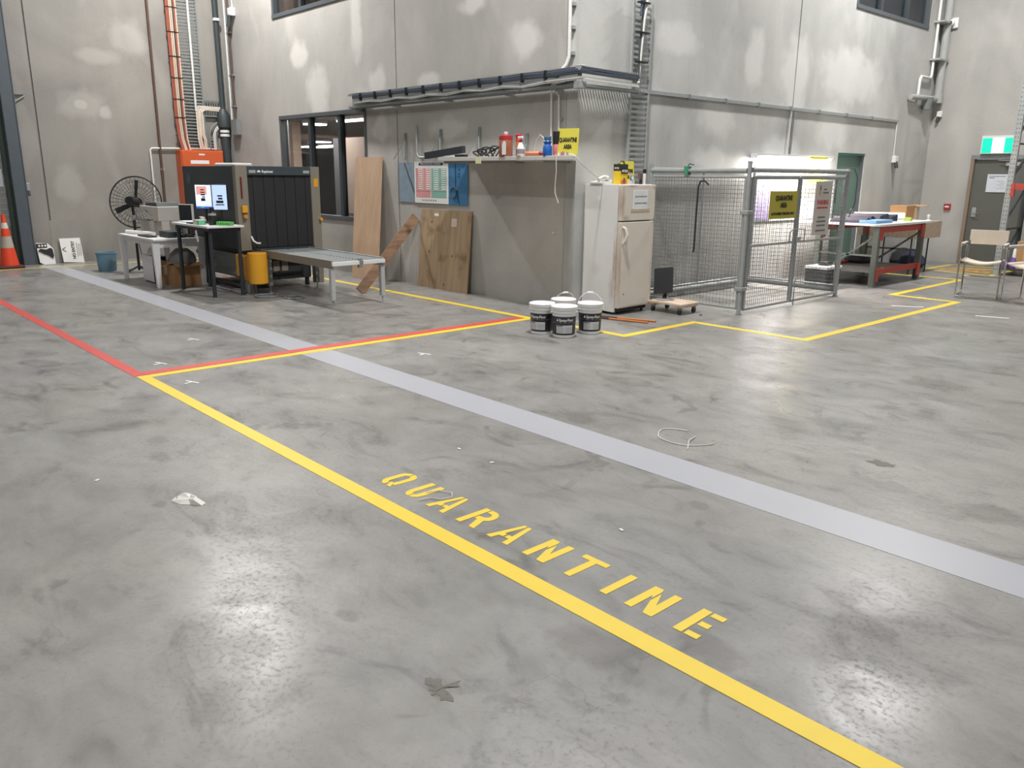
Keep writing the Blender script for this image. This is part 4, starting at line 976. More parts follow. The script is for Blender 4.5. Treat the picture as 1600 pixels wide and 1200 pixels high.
fridge_front = stained('stained_cream', (220, 213, 203), (150, 112, 78), [((0, 7.77, 1.38), (0, 0.06, 0.26), 0.6), ((0, 7.84, 1.2), (0, 0.10, 0.05), 0.5), ((0, 7.765, 0.6), (0, 0.022, 0.6), 0.6), ((0, 8.1, 0.09), (0, 0.4, 0.03), 0.6),
     ((0, 7.86, 0.90), (0, 0.05, 0.05), 0.35), ((0, 8.38, 1.56), (0, 0.05, 0.03), 0.5), ((0, 8.39, 1.16), (0, 0.03, 0.06), 0.5), ((0, 8.37, 0.6), (0, 0.02, 0.4), 0.3), ((0, 7.95, 1.58), (0, 0.14, 0.02), 0.5)])
fridge_side = stained('stained_white', (226, 226, 224), (150, 116, 84), [((-6.59, 0, 0.62), (0.035, 0, 0.55), 0.65), ((-6.62, 0, 0.35), (0.07, 0, 0.28), 0.4), ((-6.9, 0, 0.55), (0.09, 0, 0.10), 0.15), ((-7.11, 0, 0.8), (0.012, 0, 0.8), 0.4)])

# ================================================================ FRIDGE
fr = thing('fridge', 'old cream two-door fridge with rusty edges', 'fridge', (-6.84, 8.08, 0))
rust = mat('rust_stain', (192, 168, 142), 0.8, var=0.3, scale=20)
MB().bb((-7.12, 7.75, 0.03), (-6.575, 8.40, 1.60)).build('cabinet', fridge_side, fr, 0.006)
MB().bb((-6.57, 7.757, 1.165), (-6.51, 8.40, 1.597)).build('freezer_door', fridge_front, fr, 0.008)
d_ = MB().bb((-6.57, 7.757, 0.085), (-6.51, 8.40, 1.150)).build('fridge_door', fridge_front, fr, 0.008)
MB().tube([(-6.515, 7.80, 1.09), (-6.475, 7.805, 1.07), (-6.455, 7.82, 1.0), (-6.475, 7.805, 0.93), (-6.515, 7.80, 0.88)], [0.015, 0.018, 0.02, 0.018, 0.015], 8).build('handle', cream, d_)
MB().bb((-6.5105, 7.85, 0.25), (-6.507, 7.862, 0.268)).build('badge', ink, d_)
n_ = MB().bb((-6.51, 7.97, 1.30), (-6.505, 8.25, 1.53)).build('notice', mat('notice_white', (226, 230, 232), 0.5), fr)
for z_, tx in ((1.455, 'PRODUCTS SAMPLES AND'), (1.375, 'BIOSECURITY SAMPLES')):
    text(tx, 0.022, ink_g, n_, (-6.5045, 8.11, z_), SIDE, width=0.23, bold=0.02)
MB().bb((-6.5105, 7.93, 1.275), (-6.506, 8.29, 1.31)).build('tape_strip', mat('old_tape', (204, 180, 144), 0.6), fr)
for y_ in (7.80, 8.34):
    MB().cyl((-6.60, y_, 0), (-6.60, y_, 0.035), 0.02, 10).build('foot', blackp, fr)
    MB().cyl((-7.05, y_, 0), (-7.05, y_, 0.035), 0.02, 10).build('foot', blackp, fr)
MB().bb((-6.62, 7.78, 0.035), (-6.565, 8.38, 0.08)).build('kick_plate', blackp, fr)
# on top
ZF = 1.601
t = thing('telephone', 'white desk telephone on the fridge top', 'telephone', (-6.95, 7.9, ZF))
MB().prism([(-0.10, 0), (0.10, 0), (0.10, 0.05), (-0.10, 0.025)], lambda u, v, q: (-6.93 + q, 7.84 + u, ZF + v), -0.1, 0.1).build('base', white_m, t, 0.005)
MB().tube([(-6.90, 7.75, ZF + 0.045), (-6.90, 7.79, ZF + 0.075), (-6.90, 7.86, ZF + 0.09), (-6.90, 7.92, ZF + 0.075)], [0.022, 0.018, 0.018, 0.024], 10).build('handset', white_p, t)
MB().bb((-6.87, 7.80, ZF + 0.04), (-6.83, 7.88, ZF + 0.046)).build('keypad', slate, t)
t = thing('insect_spray_box', 'yellow and black packet standing on the fridge top', 'packet', (-6.72, 7.93, ZF))
MB().bb((-6.76, 7.87, ZF), (-6.66, 8.02, ZF + 0.16)).build('carton', mat('packet_yellow', (238, 200, 48), 0.45), t, 0.003)
MB().bb((-6.762, 7.868, ZF + 0.16), (-6.658, 8.022, ZF + 0.24)).build('carton_top', mat('packet_black', (52, 50, 48), 0.45), t, 0.003)
MB().bb((-6.6585, 7.895, ZF + 0.125), (-6.655, 8.018, ZF + 0.185)).build('badge', ink, t)
text('MATSUI', 0.045, paper, t, (-6.654, 7.957, ZF + 0.155), SIDE, width=0.1)
text('MATSUI', 0.03, paper, t, (-6.71, 7.8665, ZF + 0.19), WALL1, width=0.07)
MB().bb((-6.6585, 7.9, ZF + 0.005), (-6.656, 8.0, ZF + 0.05)).build('picture', mat('packet_orange', (212, 110, 60), 0.5), t)
MB().bb((-6.657, 7.94, ZF + 0.01), (-6.655, 7.965, ZF + 0.075)).build('picture', mat('packet_purple', (86, 62, 112), 0.5), t)
MB().tube([(-6.71, 7.9, ZF + 0.24), (-6.71, 7.93, ZF + 0.275), (-6.71, 7.99, ZF + 0.275), (-6.71, 8.01, ZF + 0.24)], 0.01, 6).build('handle', mat('handle_olive', (96, 96, 72), 0.5), t)
t = thing('small_clock', 'small round green-rimmed timer on the fridge top', 'timer', (-6.62, 8.04, ZF))
MB().cyl((-6.62, 8.045, ZF + 0.075), (-6.60, 8.045, ZF + 0.075), 0.032, 16).build('dial', mat('timer_green', (90, 140, 120), 0.4), t)
MB().cyl((-6.60, 8.045, ZF + 0.075), (-6.597, 8.045, ZF + 0.075), 0.024, 16).build('face', paper, t)
MB().bb((-6.64, 8.02, ZF), (-6.59, 8.075, ZF + 0.045)).build('stand', mat('stand_lilac', (196, 200, 220), 0.4), t)
MB().cyl((-6.63, 8.04, ZF + 0.1), (-6.63, 8.04, ZF + 0.135), 0.015, 10).build('knob', mat('knob_pink', (206, 160, 206), 0.4), t)
t = thing('pump_bottle', 'slim white bottle with black pump on the fridge top', 'bottle', (-6.62, 8.30, ZF))
MB().lathe((-6.60, 8.275, ZF), [(0.018, 0), (0.02, 0.005), (0.02, 0.125), (0.01, 0.135)], 12).build('body', white_p, t)
MB().lathe((-6.60, 8.275, ZF), [(0.015, 0.135), (0.022, 0.14), (0.022, 0.18), (0.012, 0.185)], 12).build('pump', blackp, t)
t = thing('marker_pot', 'small dark pot with pens on the fridge top', 'pot', (-6.63, 8.22, ZF))
MB().lathe((-6.61, 8.215, ZF), [(0.018, 0), (0.02, 0.005), (0.018, 0.06)], 12).build('pot', blackp, t)
MB().bb((-6.64, 8.19, ZF + 0.06), (-6.60, 8.235, ZF + 0.13)).build('pens', mat('pens_brown', (110, 84, 84), 0.5), t)

# ================================================================ BUCKETS
def bucket(x, y, rz, label, bail):
    t = thing('paint_bucket', label, 'bucket', (x, y, 0), 'white and black floor coating buckets', rz)
    L = dict(local=True)
    MB().lathe((0, 0, 0), [(0.112, 0), (0.118, 0.004), (0.120, 0.03), (0.130, 0.27), (0.134, 0.30)], 28).build('pail', white_p, t, local=True)
    MB().lathe((0, 0, 0), [(0.1212, 0.035), (0.1295, 0.235)], 28).build('wrap_label', mat('label_black', (52, 52, 58), 0.4, var=0.05), t, local=True)
    MB().lathe((0, 0, 0), [(0.134, 0.272), (0.142, 0.274), (0.142, 0.282), (0.136, 0.285), (0.136, 0.30), (0.144, 0.302), (0.146, 0.335), (0.140, 0.342), (0.128, 0.342), (0.126, 0.335), (0.02, 0.335)], 28).build('lid', white_p, t, local=True)
    # front panel and text curved to the wall, facing local -Y
    def curved(a0, a1, z0, z1, dr, nm, m_):
        mb = MB(); K = 8; vs = []
        for i in range(K + 1):
            an = a0 + (a1 - a0) * i / K
            for z_ in (z0, z1):
                r_ = 0.120 + (z_ - 0.03) * 0.0417 + dr
                vs.append((r_ * math.sin(an), -r_ * math.cos(an), z_))
        mb.add(vs, [(2 * i, 2 * i + 2, 2 * i + 3, 2 * i + 1) for i in range(K)], True)
        return mb.build(nm, m_, t, local=True)
    curved(-0.75, 0.72, 0.055, 0.142, 0.0028, 'info_panel', mat('info_white', (224, 226, 228), 0.5))
    curved(-0.7, -0.18, 0.130, 0.138, 0.0035, 'print', ink)
    for i in range(7):
        curved(-0.68, -0.06, 0.063 + i * 0.009, 0.066 + i * 0.009, 0.0035, 'print', mat('fine_print', (170, 172, 174), 0.6))
        curved(0.06, 0.66, 0.063 + i * 0.009, 0.066 + i * 0.009, 0.0035, 'print', mat('fine_print', (170, 172, 174), 0.6))
    curved(-1.6, 1.6, 0.168, 0.170, 0.003, 'rule', mat('rule_pale', (190, 190, 196), 0.5))
    tx = text('Epoxy-Floor', 0.042, paper, t, (0, 0, 0), (0, 0, 0), width=0.165, bold=0.035, depth=0.0, local=True)
    for v in tx.data.vertices:
        an = v.co.x / 0.13 + 0.14; z_ = 0.198 + v.co.y; r_ = 0.120 + (z_ - 0.03) * 0.0417 + 0.003
        v.co = (r_ * math.sin(an), -r_ * math.cos(an), z_)
    mb = MB(); K = []
    for (u, v_) in ((-0.74, 0.187), (-0.55, 0.187), (-0.645, 0.218)):
        r_ = 0.1302; K.append((r_ * math.sin(u), -r_ * math.cos(u), v_))
    mb.add(K, [(0, 1, 2)]).build('emblem', paper, t, local=True)
    for s_ in (-1, 1): MB().cyl((s_ * 0.134, 0, 0.265), (s_ * 0.149, 0, 0.265), 0.014, 10).build('lug', white_p, t, local=True)
    if bail:
        R_ = 0.15; pts = []
        for i in range(15):
            an = PI * i / 14
            yy = bail[0] * math.sin(an) * 0.19; zz = 0.265 + bail[1] * math.sin(an) * 0.19
            pts.append((R_ * math.cos(an), yy, zz))
        h_ = MB().tube(pts, 0.0028, 6).build('bail', cable_w, t, local=True)
        MB().tube(pts[6:9], 0.009, 8).build('grip', white_p, h_, local=True)
    return t
bucket(-6.30, 6.22, math.radians(20), 'left bucket with its label turned away from the others', None)
bucket(-6.00, 6.26, math.radians(48), 'front bucket closest to the camera, label facing out', None)
bucket(-5.965, 6.64, math.radians(52), 'rightmost bucket with raised thin handle beside the orange sticks', (0.25, 0.97))
bucket(-6.36, 6.62, math.radians(75), 'rear bucket hidden behind the other three, handle raised', (-0.2, 0.8))
for i, (a_, b2) in enumerate((((-6.55, 7.50, 0.012), (-5.90, 7.75, 0.012)), ((-6.6, 7.40, 0.012), (-5.90, 7.60, 0.012)))):
    t = thing('broom_handle', ['orange wooden stick lying on the floor, nearer the fridge', 'orange wooden stick lying on the floor, nearer the buckets'][i], 'stick', (-6.2, 7.5, 0), 'orange sticks by the fridge')
    MB().cyl(a_, b2, 0.012, 8).build('shaft', orange_stick, t)
    A = Vector(a_); Bv = Vector(b2); MB().cyl(A - (Bv - A) * 0.02, A + (Bv - A) * 0.3, 0.0125, 8).build('dark_end', mat('stick_dark', (88, 56, 52), 0.6), t)

# ================================================================ DOLLY + OLD MONITOR
t = thing('wheeled_dolly', 'small wooden wheeled dolly beside the fridge', 'dolly', (-6.25, 8.55, 0))
for i in range(3):
    MB().bb((-6.52, 8.36 + i * 0.135, 0.115), (-5.98, 8.36 + i * 0.135 + 0.13, 0.14)).build('plank', dolly_m, t, 0.002)
MB().bb((-6.50, 8.37, 0.09), (-6.42, 8.75, 0.115)).build('batten', dolly_m, t); MB().bb((-6.08, 8.37, 0.09), (-6.0, 8.75, 0.115)).build('batten', dolly_m, t)
for x_ in (-6.46, -6.04):
    for y_ in (8.41, 8.71):
        c_ = MB().bb((x_ - 0.02, y_ - 0.02, 0.06), (x_ + 0.02, y_ + 0.02, 0.09)).build('castor', galv_d, t)
        MB().cyl((x_ - 0.013, y_, 0.034), (x_ + 0.013, y_, 0.034), 0.033, 14).build('wheel', blackp, c_)
t = thing('monitor', 'discarded black monitor tilted back on the dolly', 'monitor', (-6.4, 8.56, 0.141), rz=math.radians(8))
t['_org'] = [0, 0, 0]
MB().lathe((0, 0, 0), [(0.11, 0), (0.115, 0.004), (0.10, 0.014), (0.02, 0.02)], 22).build('base', mat('grey_base', (150, 148, 146), 0.3), t, local=True)
MB().tube([(0, 0, 0.015), (0.0, 0.02, 0.07), (0.01, -0.01, 0.16)], [0.03, 0.024, 0.03], 10).build('neck', blackp, t, local=True)
MB().box((-0.01, -0.03, 0.25), (0.27, 0.03, 0.33), rx=math.radians(-12), ry=math.radians(-9)).build('display_case', mat('case_black', (42, 45, 50), 0.45), t, 0.006, local=True)
tag(MB().lathe((-5.85, 8.6, 0), [(0.018, 0), (0.02, 0.005), (0.012, 0.014)], 8).build('cap', blackp), 'small dark cap lying on the floor by the dolly', 'cap')

# ================================================================ CAGE
def wires(mb, o, u, v, W_, H_, step, r_=0.0022):
    o = Vector(o); u = Vector(u); v = Vector(v)
    n = int(round(W_ / step))
    for i in range(1, n): mb.tube([o + u * (i * W_ / n), o + u * (i * W_ / n) + v * H_], r_, 4, caps=False, smooth=False)
    n = int(round(H_ / step))
    for i in range(1, n): mb.tube([o + v * (i * H_ / n), o + v * (i * H_ / n) + u * W_], r_, 4, caps=False, smooth=False)
    return mb
CX = -5.56; YA, YB = 9.0, 11.58; XB = -7.06
t = thing('pipe_cage', 'galvanised pipe frame holding the mesh cage together', 'frame', (-6.3, 10.3, 0))
for (x_, y_, zt_) in ((CX, YA, 1.89), (CX, YB, 1.83), (XB, YA, 1.86), (XB, YB, 1.86)):
    MB().cyl((x_, y_, 0.0), (x_, y_, zt_), 0.028, 14).build('post', galv, t)
    MB().cyl((x_, y_, 0), (x_, y_, 0.012), 0.04, 14).build('foot_plate', galv_d, t)
MB().cyl((CX, YA + 0.05, 1.785), (CX, YB + 0.02, 1.785), 0.032, 14).build('top_rail', galv, t)
MB().cyl((CX - 0.03, YA, 1.775), (XB, YA, 1.775), 0.032, 14).build('top_rail', galv, t)
MB().cyl((XB, YA, 0.10), (XB, YB, 0.10), 0.038, 14).build('bottom_rail', galv_d, t)
MB().cyl((XB, YB, 0.10), (CX, YB, 0.10), 0.034, 14).build('bottom_rail', galv_d, t)
MB().cyl((XB, YA, 1.80), (XB, YB, 1.80), 0.022, 12).build('top_rail', galv_d, t)
for z_ in (0.3, 1.25):
    MB().bb((CX - 0.07, YA - 0.035, z_), (CX + 0.035, YA + 0.10, z_ + 0.05)).build('clamp', galv, t, 0.008)
MB().tube([(CX, YB, 1.83), (CX + 0.06, YB + 0.05, 1.84), (CX + 0.10, YB + 0.09, 1.7), (CX + 0.10, YB + 0.09, 1.35), (CX + 0.05, YB + 0.05, 1.15)], 0.008, 6).build('loose_wire', cable_b, t)

def mesh_panel(name, label, cat, o, u, W_, z0, z1, rails=(), step=0.05, r_=0.019, group=None, tube_m=galv):
    o = Vector(o); u = Vector(u)
    t = thing(name, label, cat, (o.x, o.y, z0) if True else o, group)
    P = lambda a, z: (o + u * a).to_tuple()[:2] + (z,)
    MB().tube([P(0, z0), P(0, z1)], r_, 10).build('stile', tube_m, t); MB().tube([P(W_, z0), P(W_, z1)], r_, 10).build('stile', tube_m, t)
    MB().tube([P(0, z0), P(W_, z0)], r_, 10).build('rail', tube_m, t); MB().tube([P(0, z1), P(W_, z1)], r_ * 0.9, 10).build('rail', tube_m, t)
    for z in rails: MB().tube([P(0, z), P(W_, z)], r_ * 0.9, 10).build('rail', tube_m, t)
    stuff(wires(MB(), P(0, z0), u, (0, 0, 1), W_, z1 - z0, step).build('wire_mesh', wire_m, t))
    return t
g1 = mesh_panel('cage_gate', 'left mesh gate leaf of the cage, carrying the yellow sign', 'gate', (CX, 9.09, 0), (0, 1, 0), 1.13, 0.06, 1.69, (0.86,), group='mesh gate leaves')
g2 = mesh_panel('cage_gate', 'right mesh gate leaf of the cage, carrying the WARNING sign', 'gate', (CX, 10.26, 0), (0, 1, 0), 1.28, 0.06, 1.69, (0.86,), group='mesh gate leaves')
MB().tube([(CX + 0.03, 10.30, 0.0), (CX + 0.03, 10.30, 0.36), (CX + 0.03, 10.40, 0.36)], 0.009, 8).build('drop_bolt', galv_d, g2)
MB().tube([(CX + 0.03, 10.05, 0.86), (CX + 0.03, 10.05, 1.0), (CX + 0.03, 10.12, 1.03), (CX + 0.03, 10.44, 1.03), (CX + 0.03, 10.44, 0.87)], 0.008, 8).build('slide_latch', galv_d, g1)
MB().bb((CX - 0.02, 10.22, 0.85), (CX + 0.04, 10.32, 0.93)).build('latch_plate', galv, g1, 0.005)
mesh_panel('mesh_panel', 'mesh side panel of the cage facing the fridge', 'fence', (XB + 0.04, YA, 0), (1, 0, 0), 1.42, 0.08, 1.70, (), 0.05, 0.016, 'mesh cage panels')
mp_ = mesh_panel('mesh_panel', 'mesh back panel of the cage against the wall', 'fence', (XB, YA + 0.04, 0), (0, 1, 0), 2.5, 0.16, 1.70, (), 0.06, 0.014, 'mesh cage panels')
MB().cyl((XB + 0.0, 10.22, 0.16), (XB + 0.0, 10.22, 1.8), 0.016, 10).build('stile', galv_d, mp_)
mesh_panel('mesh_panel', 'mesh end panel of the cage beside the green door', 'fence', (XB + 0.04, YB, 0), (1, 0, 0), 1.42, 0.16, 1.72, (), 0.06, 0.014, 'mesh cage panels')
tag(MB().tube([(-6.285, YA - 0.03, 0.74), (-6.275, YA - 0.035, 0.78), (-6.27, YA - 0.035, 1.3), (-6.265, YA - 0.035, 1.58), (-6.24, YA - 0.035, 1.64), (-6.18, YA - 0.035, 1.65), (-6.11, YA - 0.035, 1.60)], 0.011, 8).build('hooked_rod', blackp), 'black hooked rod hanging on the cage side mesh', 'rod')
t = thing('green_clamp', 'small green clamp on the cage top rail', 'clamp', (-6.47, YA, 1.72))
MB().bb((-6.50, YA - 0.05, 1.72), (-6.44, YA + 0.04, 1.83)).build('jaw', mat('clamp_green', (70, 140, 112), 0.4), t, 0.006)
MB().cyl((-6.43, YA - 0.02, 1.72), (-6.42, YA - 0.02, 1.82), 0.008, 8).build('screw', blackp, t)
MB().tube([(-6.47, YA, 1.83), (-6.45, YA, 1.86), (-6.38, YA, 1.845)], 0.006, 6).build('strap', blackp, t)
# board, lamp, purple poster behind
XW = X2
t = thing('white_board', 'large white board on the wall behind the cage gates', 'board', (XW + 0.01, 12.8, 0.98))
MB().bb((XW + 0.002, 11.75, 1.0), (XW + 0.016, 14.05, 1.98)).build('sheet', white_lit, t, 0.003)
MB().bb((XW + 0.002, 12.695, 1.0), (XW + 0.0175, 12.705, 1.98)).build('seam', ink_g, t)
t = thing('batten_light', 'glowing white batten lamp at the top of the white board', 'lamp', (XW + 0.1, 12.9, 1.98))
MB().prism([(11.55, 1.985), (13.93, 1.985), (14.05, 2.06), (11.55, 2.06)], lambda u, v, q: (q, u, v), XW + 0.005, XW + 0.13).build('housing', white_m, t, 0.004)
MB().bb((XW + 0.03, 11.62, 1.955), (XW + 0.11, 13.85, 1.985)).build('diffuser', mat('batten_glow', (255, 252, 246), 0.4, emit=30.0), t)
lamp('batten_glow_light', (XW + 0.30, 12.75, 1.94), 135, 0.14, (1, 0.93, 0.86), (0, math.radians(30), 0), 2.1)
t = thing('poster', 'purple and lilac poster seen through the left gate mesh', 'poster', (XW + 0.03, 12.0, 1.03))
MB().bb((XW + 0.02, 11.70, 1.03), (XW + 0.026, 12.26, 1.80)).build('sheet', mat('purple_print', (140, 130, 162), 0.6, var=0.3, scale=7), t)
MB().bb((XW + 0.026, 11.8, 1.6), (XW + 0.028, 12.2, 1.72)).build('picture', mat('pink_pale', (206, 176, 208), 0.6), t)
tag(MB().bb((-7.05, 11.72, 1.845), (-6.85, 12.1, 1.9)).build('wall_box', white_m, bevel=0.01), 'flat white box on the cage post top rail', 'box') if False else None
t = thing('storage_crate', 'dark mesh crate with a white lid behind the cage', 'crate', (-6.2, 12.45, 0))
MB().bb((-6.40, 12.22, 0.0), (-6.05, 12.68, 0.30)).build('body', mat('crate_dark', (66, 68, 72), 0.6, var=0.2, scale=30), t, 0.006)
for i in range(5): MB().bb((-6.052, 12.25 + i * 0.1, 0.03), (-6.04, 12.27 + i * 0.1, 0.28)).build('rib', blackp, t)
MB().bb((-6.41, 12.2, 0.30), (-6.03, 12.70, 0.34)).build('lid', white_p, t, 0.006)
MB().cyl((-6.03, 12.5, 0.02), (-6.03, 12.5, 0.27), 0.018, 8).build('side_tube', white_m, t)
t = thing('small_box', 'little dark box lying on the white crate lid', 'box', (-6.2, 12.5, 0.341))
MB().bb((-6.3, 12.42, 0.341), (-6.15, 12.62, 0.40)).build('body', blackp, t, 0.004)

# ================================================================ SCANNER
sc_ = thing('xray_scanner', 'large dark baggage scanner with black curtain tunnel', 'machine', (-12.3, 5.7, 0))
xf = -11.3
MB().bb((-13.3, 5.06, 0.62), (xf - 0.10, 6.34, 1.79)).build('body', slate_dark, sc_, 0.008)
MB().bb((xf - 0.10, 5.04, 0.60), (xf, 5.215, 1.80)).build('front_post', taupe, sc_, 0.006)
MB().bb((xf - 0.10, 6.215, 0.05), (xf, 6.36, 1.79)).build('front_post', taupe, sc_, 0.006)
MB().bb((xf - 0.10, 5.215, 1.665), (xf + 0.005, 6.215, 1.79)).build('header', mat('header_slate', (64, 74, 80), 0.45), sc_, 0.004)
for i in range(12):
    y0_ = 5.22 + i * 0.083
    MB().bb((xf - 0.045 + 0.008 * (i % 2), y0_, 0.635), (xf - 0.035 + 0.008 * (i % 2), y0_ + 0.081, 1.665)).build('curtain_strip', black_rub, sc_)
MB().bb((xf - 0.12, 5.215, 0.58), (xf + 0.02, 6.215, 0.625)).build('belt_lip', slate_dark, sc_)
pl_ = mat('badge_silver', (170, 174, 172), 0.4)
MB().bb((xf + 0.005, 5.24, 1.695), (xf + 0.008, 5.34, 1.735)).build('badge', pl_, sc_)
MB().bb((xf + 0.005, 6.09, 1.695), (xf + 0.008, 6.19, 1.735)).build('badge', pl_, sc_)
MB().prism([(5.36, 1.705), (5.42, 1.705), (5.41, 1.725), (5.39, 1.735), (5.37, 1.725)], lambda u, v, q: (q, u, v), xf + 0.005, xf + 0.008).build('emblem', paper, sc_)
text('Rapiscan', 0.05, paper, sc_, (xf + 0.007, 5.52, 1.715), SIDE, width=0.17, bold=0.03)
MB().bb((xf, 5.10, 1.34), (xf + 0.008, 5.125, 1.64)).build('indicator_slot', mat('dark_red_lens', (104, 34, 40), 0.4), sc_, 0.002)
eb = MB().bb((xf, 5.09, 1.14), (xf + 0.05, 5.17, 1.24)).build('emergency_switch', yellow_g, sc_, 0.008)
MB().cyl((xf + 0.02, 5.13, 1.09), (xf + 0.06, 5.13, 1.09), 0.03, 14).build('button', mat('amber', (206, 140, 60), 0.4), eb)
MB().bb((xf, 6.26, 1.50), (xf + 0.004, 6.33, 1.62)).build('hazard_sticker', yellow_g, sc_)
MB().cyl((xf, 6.34, 1.02), (xf + 0.05, 6.34, 1.02), 0.025, 12).build('button', yellow_g, sc_)
MB().tube([(xf + 0.01, 5.21, 0.80), (xf + 0.05, 5.22, 0.74), (xf + 0.1, 5.25, 0.71), (xf + 0.13, 5.29, 0.71)], 0.014, 8).build('hook', white_p, sc_)
MB().lathe((-13.05, 5.055, 1.62), [(0.001, 0), (0.001, 0)], 6).build('dot', slate_dark, sc_) if False else None
MB().cyl((-13.05, 5.06, 1.60), (-13.05, 5.055, 1.60), 0.085, 20).build('side_emblem', mat('emblem_slate', (84, 92, 96), 0.5), sc_)
MB().bb((-13.3, 6.34, 0.62), (xf - 0.1, 6.36, 1.78)).build('rear_skin', taupe, sc_)
# undercarriage
MB().bb((-13.2, 5.35, 0.12), (xf - 0.2, 6.25, 0.58)).build('undercarriage', mat('chassis_dark', (52, 54, 58), 0.6), sc_, 0.01)
for y_ in (5.62, 5.76): MB().bb((xf - 0.2, y_, 0.25), (xf - 0.195, y_ + 0.1, 0.41)).build('vent_window', mat('vent_beige', (140, 128, 116), 0.6), sc_)
MB().bb((-13.2, 5.2, 0.50), (xf - 0.1, 5.3, 0.62)).build('side_beam', galv_d, sc_)
MB().bb((-13.1, 5.2, 0.02), (xf - 0.15, 5.26, 0.07)).build('skid', galv_d, sc_)
for x_ in (-13.05, -11.55):
    for y_ in (5.3, 6.2):
        MB().cyl((x_, y_, 0.0), (x_, y_, 0.14), 0.035, 12).build('wheel_foot', blackp, sc_)
tag(MB().box((-12.6, 5.6, 1.815), (0.5, 0.35, 0.05), rz=0.2).build('folded_cloth', paper, bevel=0.02), 'crumpled white plastic lying on top of the scanner', 'plastic')

# guard rail
gr_ = thing('guard_rail', 'galvanised crash rail with rounded yellow end guards', 'barrier', (-11.4, 5.03, 0))
prof = [(0.0, 0.22), (0.04, 0.26), (0.0, 0.33), (0.0, 0.42), (0.04, 0.49), (0.0, 0.55)]
mb = MB()
vs = []
for x_ in (-12.9, -11.25):
    for (d, z) in prof: vs.append((x_, 5.02 + 0.03 - d, z))
mb.add(vs, [(i, i + 1, i + 7, i + 6) for i in range(5)]); o_ = mb.build('rail', galv_d, gr_)
md = o_.modifiers.new('s', 'SOLIDIFY'); md.thickness = 0.006
MB().bb((-11.38, 4.98, 0.24), (-11.10, 5.07, 0.56)).build('end_sleeve', yellow_g, gr_, 0.02)
mb = MB(); mb.lathe((-10.98, 5.13, 0), [(0.125, 0.16), (0.135, 0.17), (0.135, 0.59), (0.125, 0.60)], 26); mb.build('end_barrel', yellow_g, gr_)
MB().bb((-11.2, 4.99, 0.2), (-11.0, 5.16, 0.56)).build('end_neck', mat('guard_shade', (206, 138, 60), 0.5), gr_, 0.01)
for x_ in (-11.16, -12.7):
    MB().bb((x_ - 0.06, 5.03, 0.01), (x_ + 0.06, 5.045, 0.5)).build('post', galv, gr_); MB().bb((x_ - 0.06, 5.13, 0.01), (x_ + 0.06, 5.145, 0.5)).build('post', galv, gr_)
    MB().bb((x_ - 0.006, 5.045, 0.01), (x_ + 0.006, 5.13, 0.5)).build('post', galv, gr_)
    MB().bb((x_ - 0.12, 4.97, 0), (x_ + 0.12, 5.21, 0.012)).build('base_plate', galv_d, gr_)
for i, (x_, y_, r_) in enumerate(((-10.75, 5.12, 0.16), (-10.35, 5.35, 0.13))):
    tag(MB().tube([(x_ + r_ * math.cos(q), y_ + r_ * math.sin(q), 0.012) for q in [k_ * PI / 10 for k_ in range(20)]], 0.011, 6, closed=True).build('cable_loop', galv_d), ['grey cable loop on the floor under the yellow guard', 'smaller grey cable loop beneath the roller table'][i], 'cable')

# ================================================================ ROLLER TABLE
rtb = thing('roller_table', 'galvanised roller conveyor table at the scanner mouth', 'table', (-10.2, 5.7, 0))
x0, x1, ya, yb, zt = -11.22, -9.22, 5.30, 6.10, 0.60
MB().bb((x0, ya, zt - 0.09), (x1, ya + 0.03, zt + 0.015)).build('side_channel', taupe, rtb, 0.003)
MB().bb((x0, yb - 0.03, zt - 0.09), (x1, yb, zt + 0.015)).build('side_channel', galv, rtb, 0.003)
MB().bb((x1, ya, zt - 0.055), (x1 + 0.03, 5.70, zt - 0.005)).build('end_bar', white_m, rtb, 0.003)
MB().bb((x1, 5.76, zt - 0.055), (x1 + 0.03, yb, zt - 0.005)).build('end_bar', white_m, rtb, 0.003)
MB().bb((x1 - 0.02, 5.70, zt - 0.10), (x1 + 0.02, 5.75, zt + 0.02)).build('end_bracket', galv_d, rtb)
MB().bb((x0, 5.70, zt - 0.06), (x1, 5.73, zt - 0.005)).build('centre_channel', galv_d, rtb)
n = 25
for i in range(n):
    xx = x0 + 0.04 + i * (x1 - x0 - 0.07) / (n - 1)
    MB().cyl((xx, ya + 0.032, zt - 0.018), (xx, 5.698, zt - 0.018), 0.0235, 10).build('roller', galv_d, rtb)
    MB().cyl((xx, 5.732, zt - 0.018), (xx, yb - 0.032, zt - 0.018), 0.0235, 10).build('roller', galv_d, rtb)
for (x_, y_) in ((x0 + 0.2, ya + 0.02), (x1 - 0.03, ya + 0.02), (x1 - 0.03, yb - 0.02), (x0 + 0.2, yb - 0.02)):
    l_ = MB().bb((x_ - 0.03, y_ - 0.03, 0.10), (x_ + 0.03, y_ + 0.03, zt - 0.09)).build('leg', mat('light_galv', (186, 188, 188), 0.4, 0.2) if x_ > -10 else galv_d, rtb, 0.004)
    MB().cyl((x_, y_, 0.01), (x_, y_, 0.11), 0.01, 8).build('screw_foot', galv, l_)
    MB().cyl((x_, y_, 0), (x_, y_, 0.012), 0.032, 12).build('foot_pad', galv, l_)

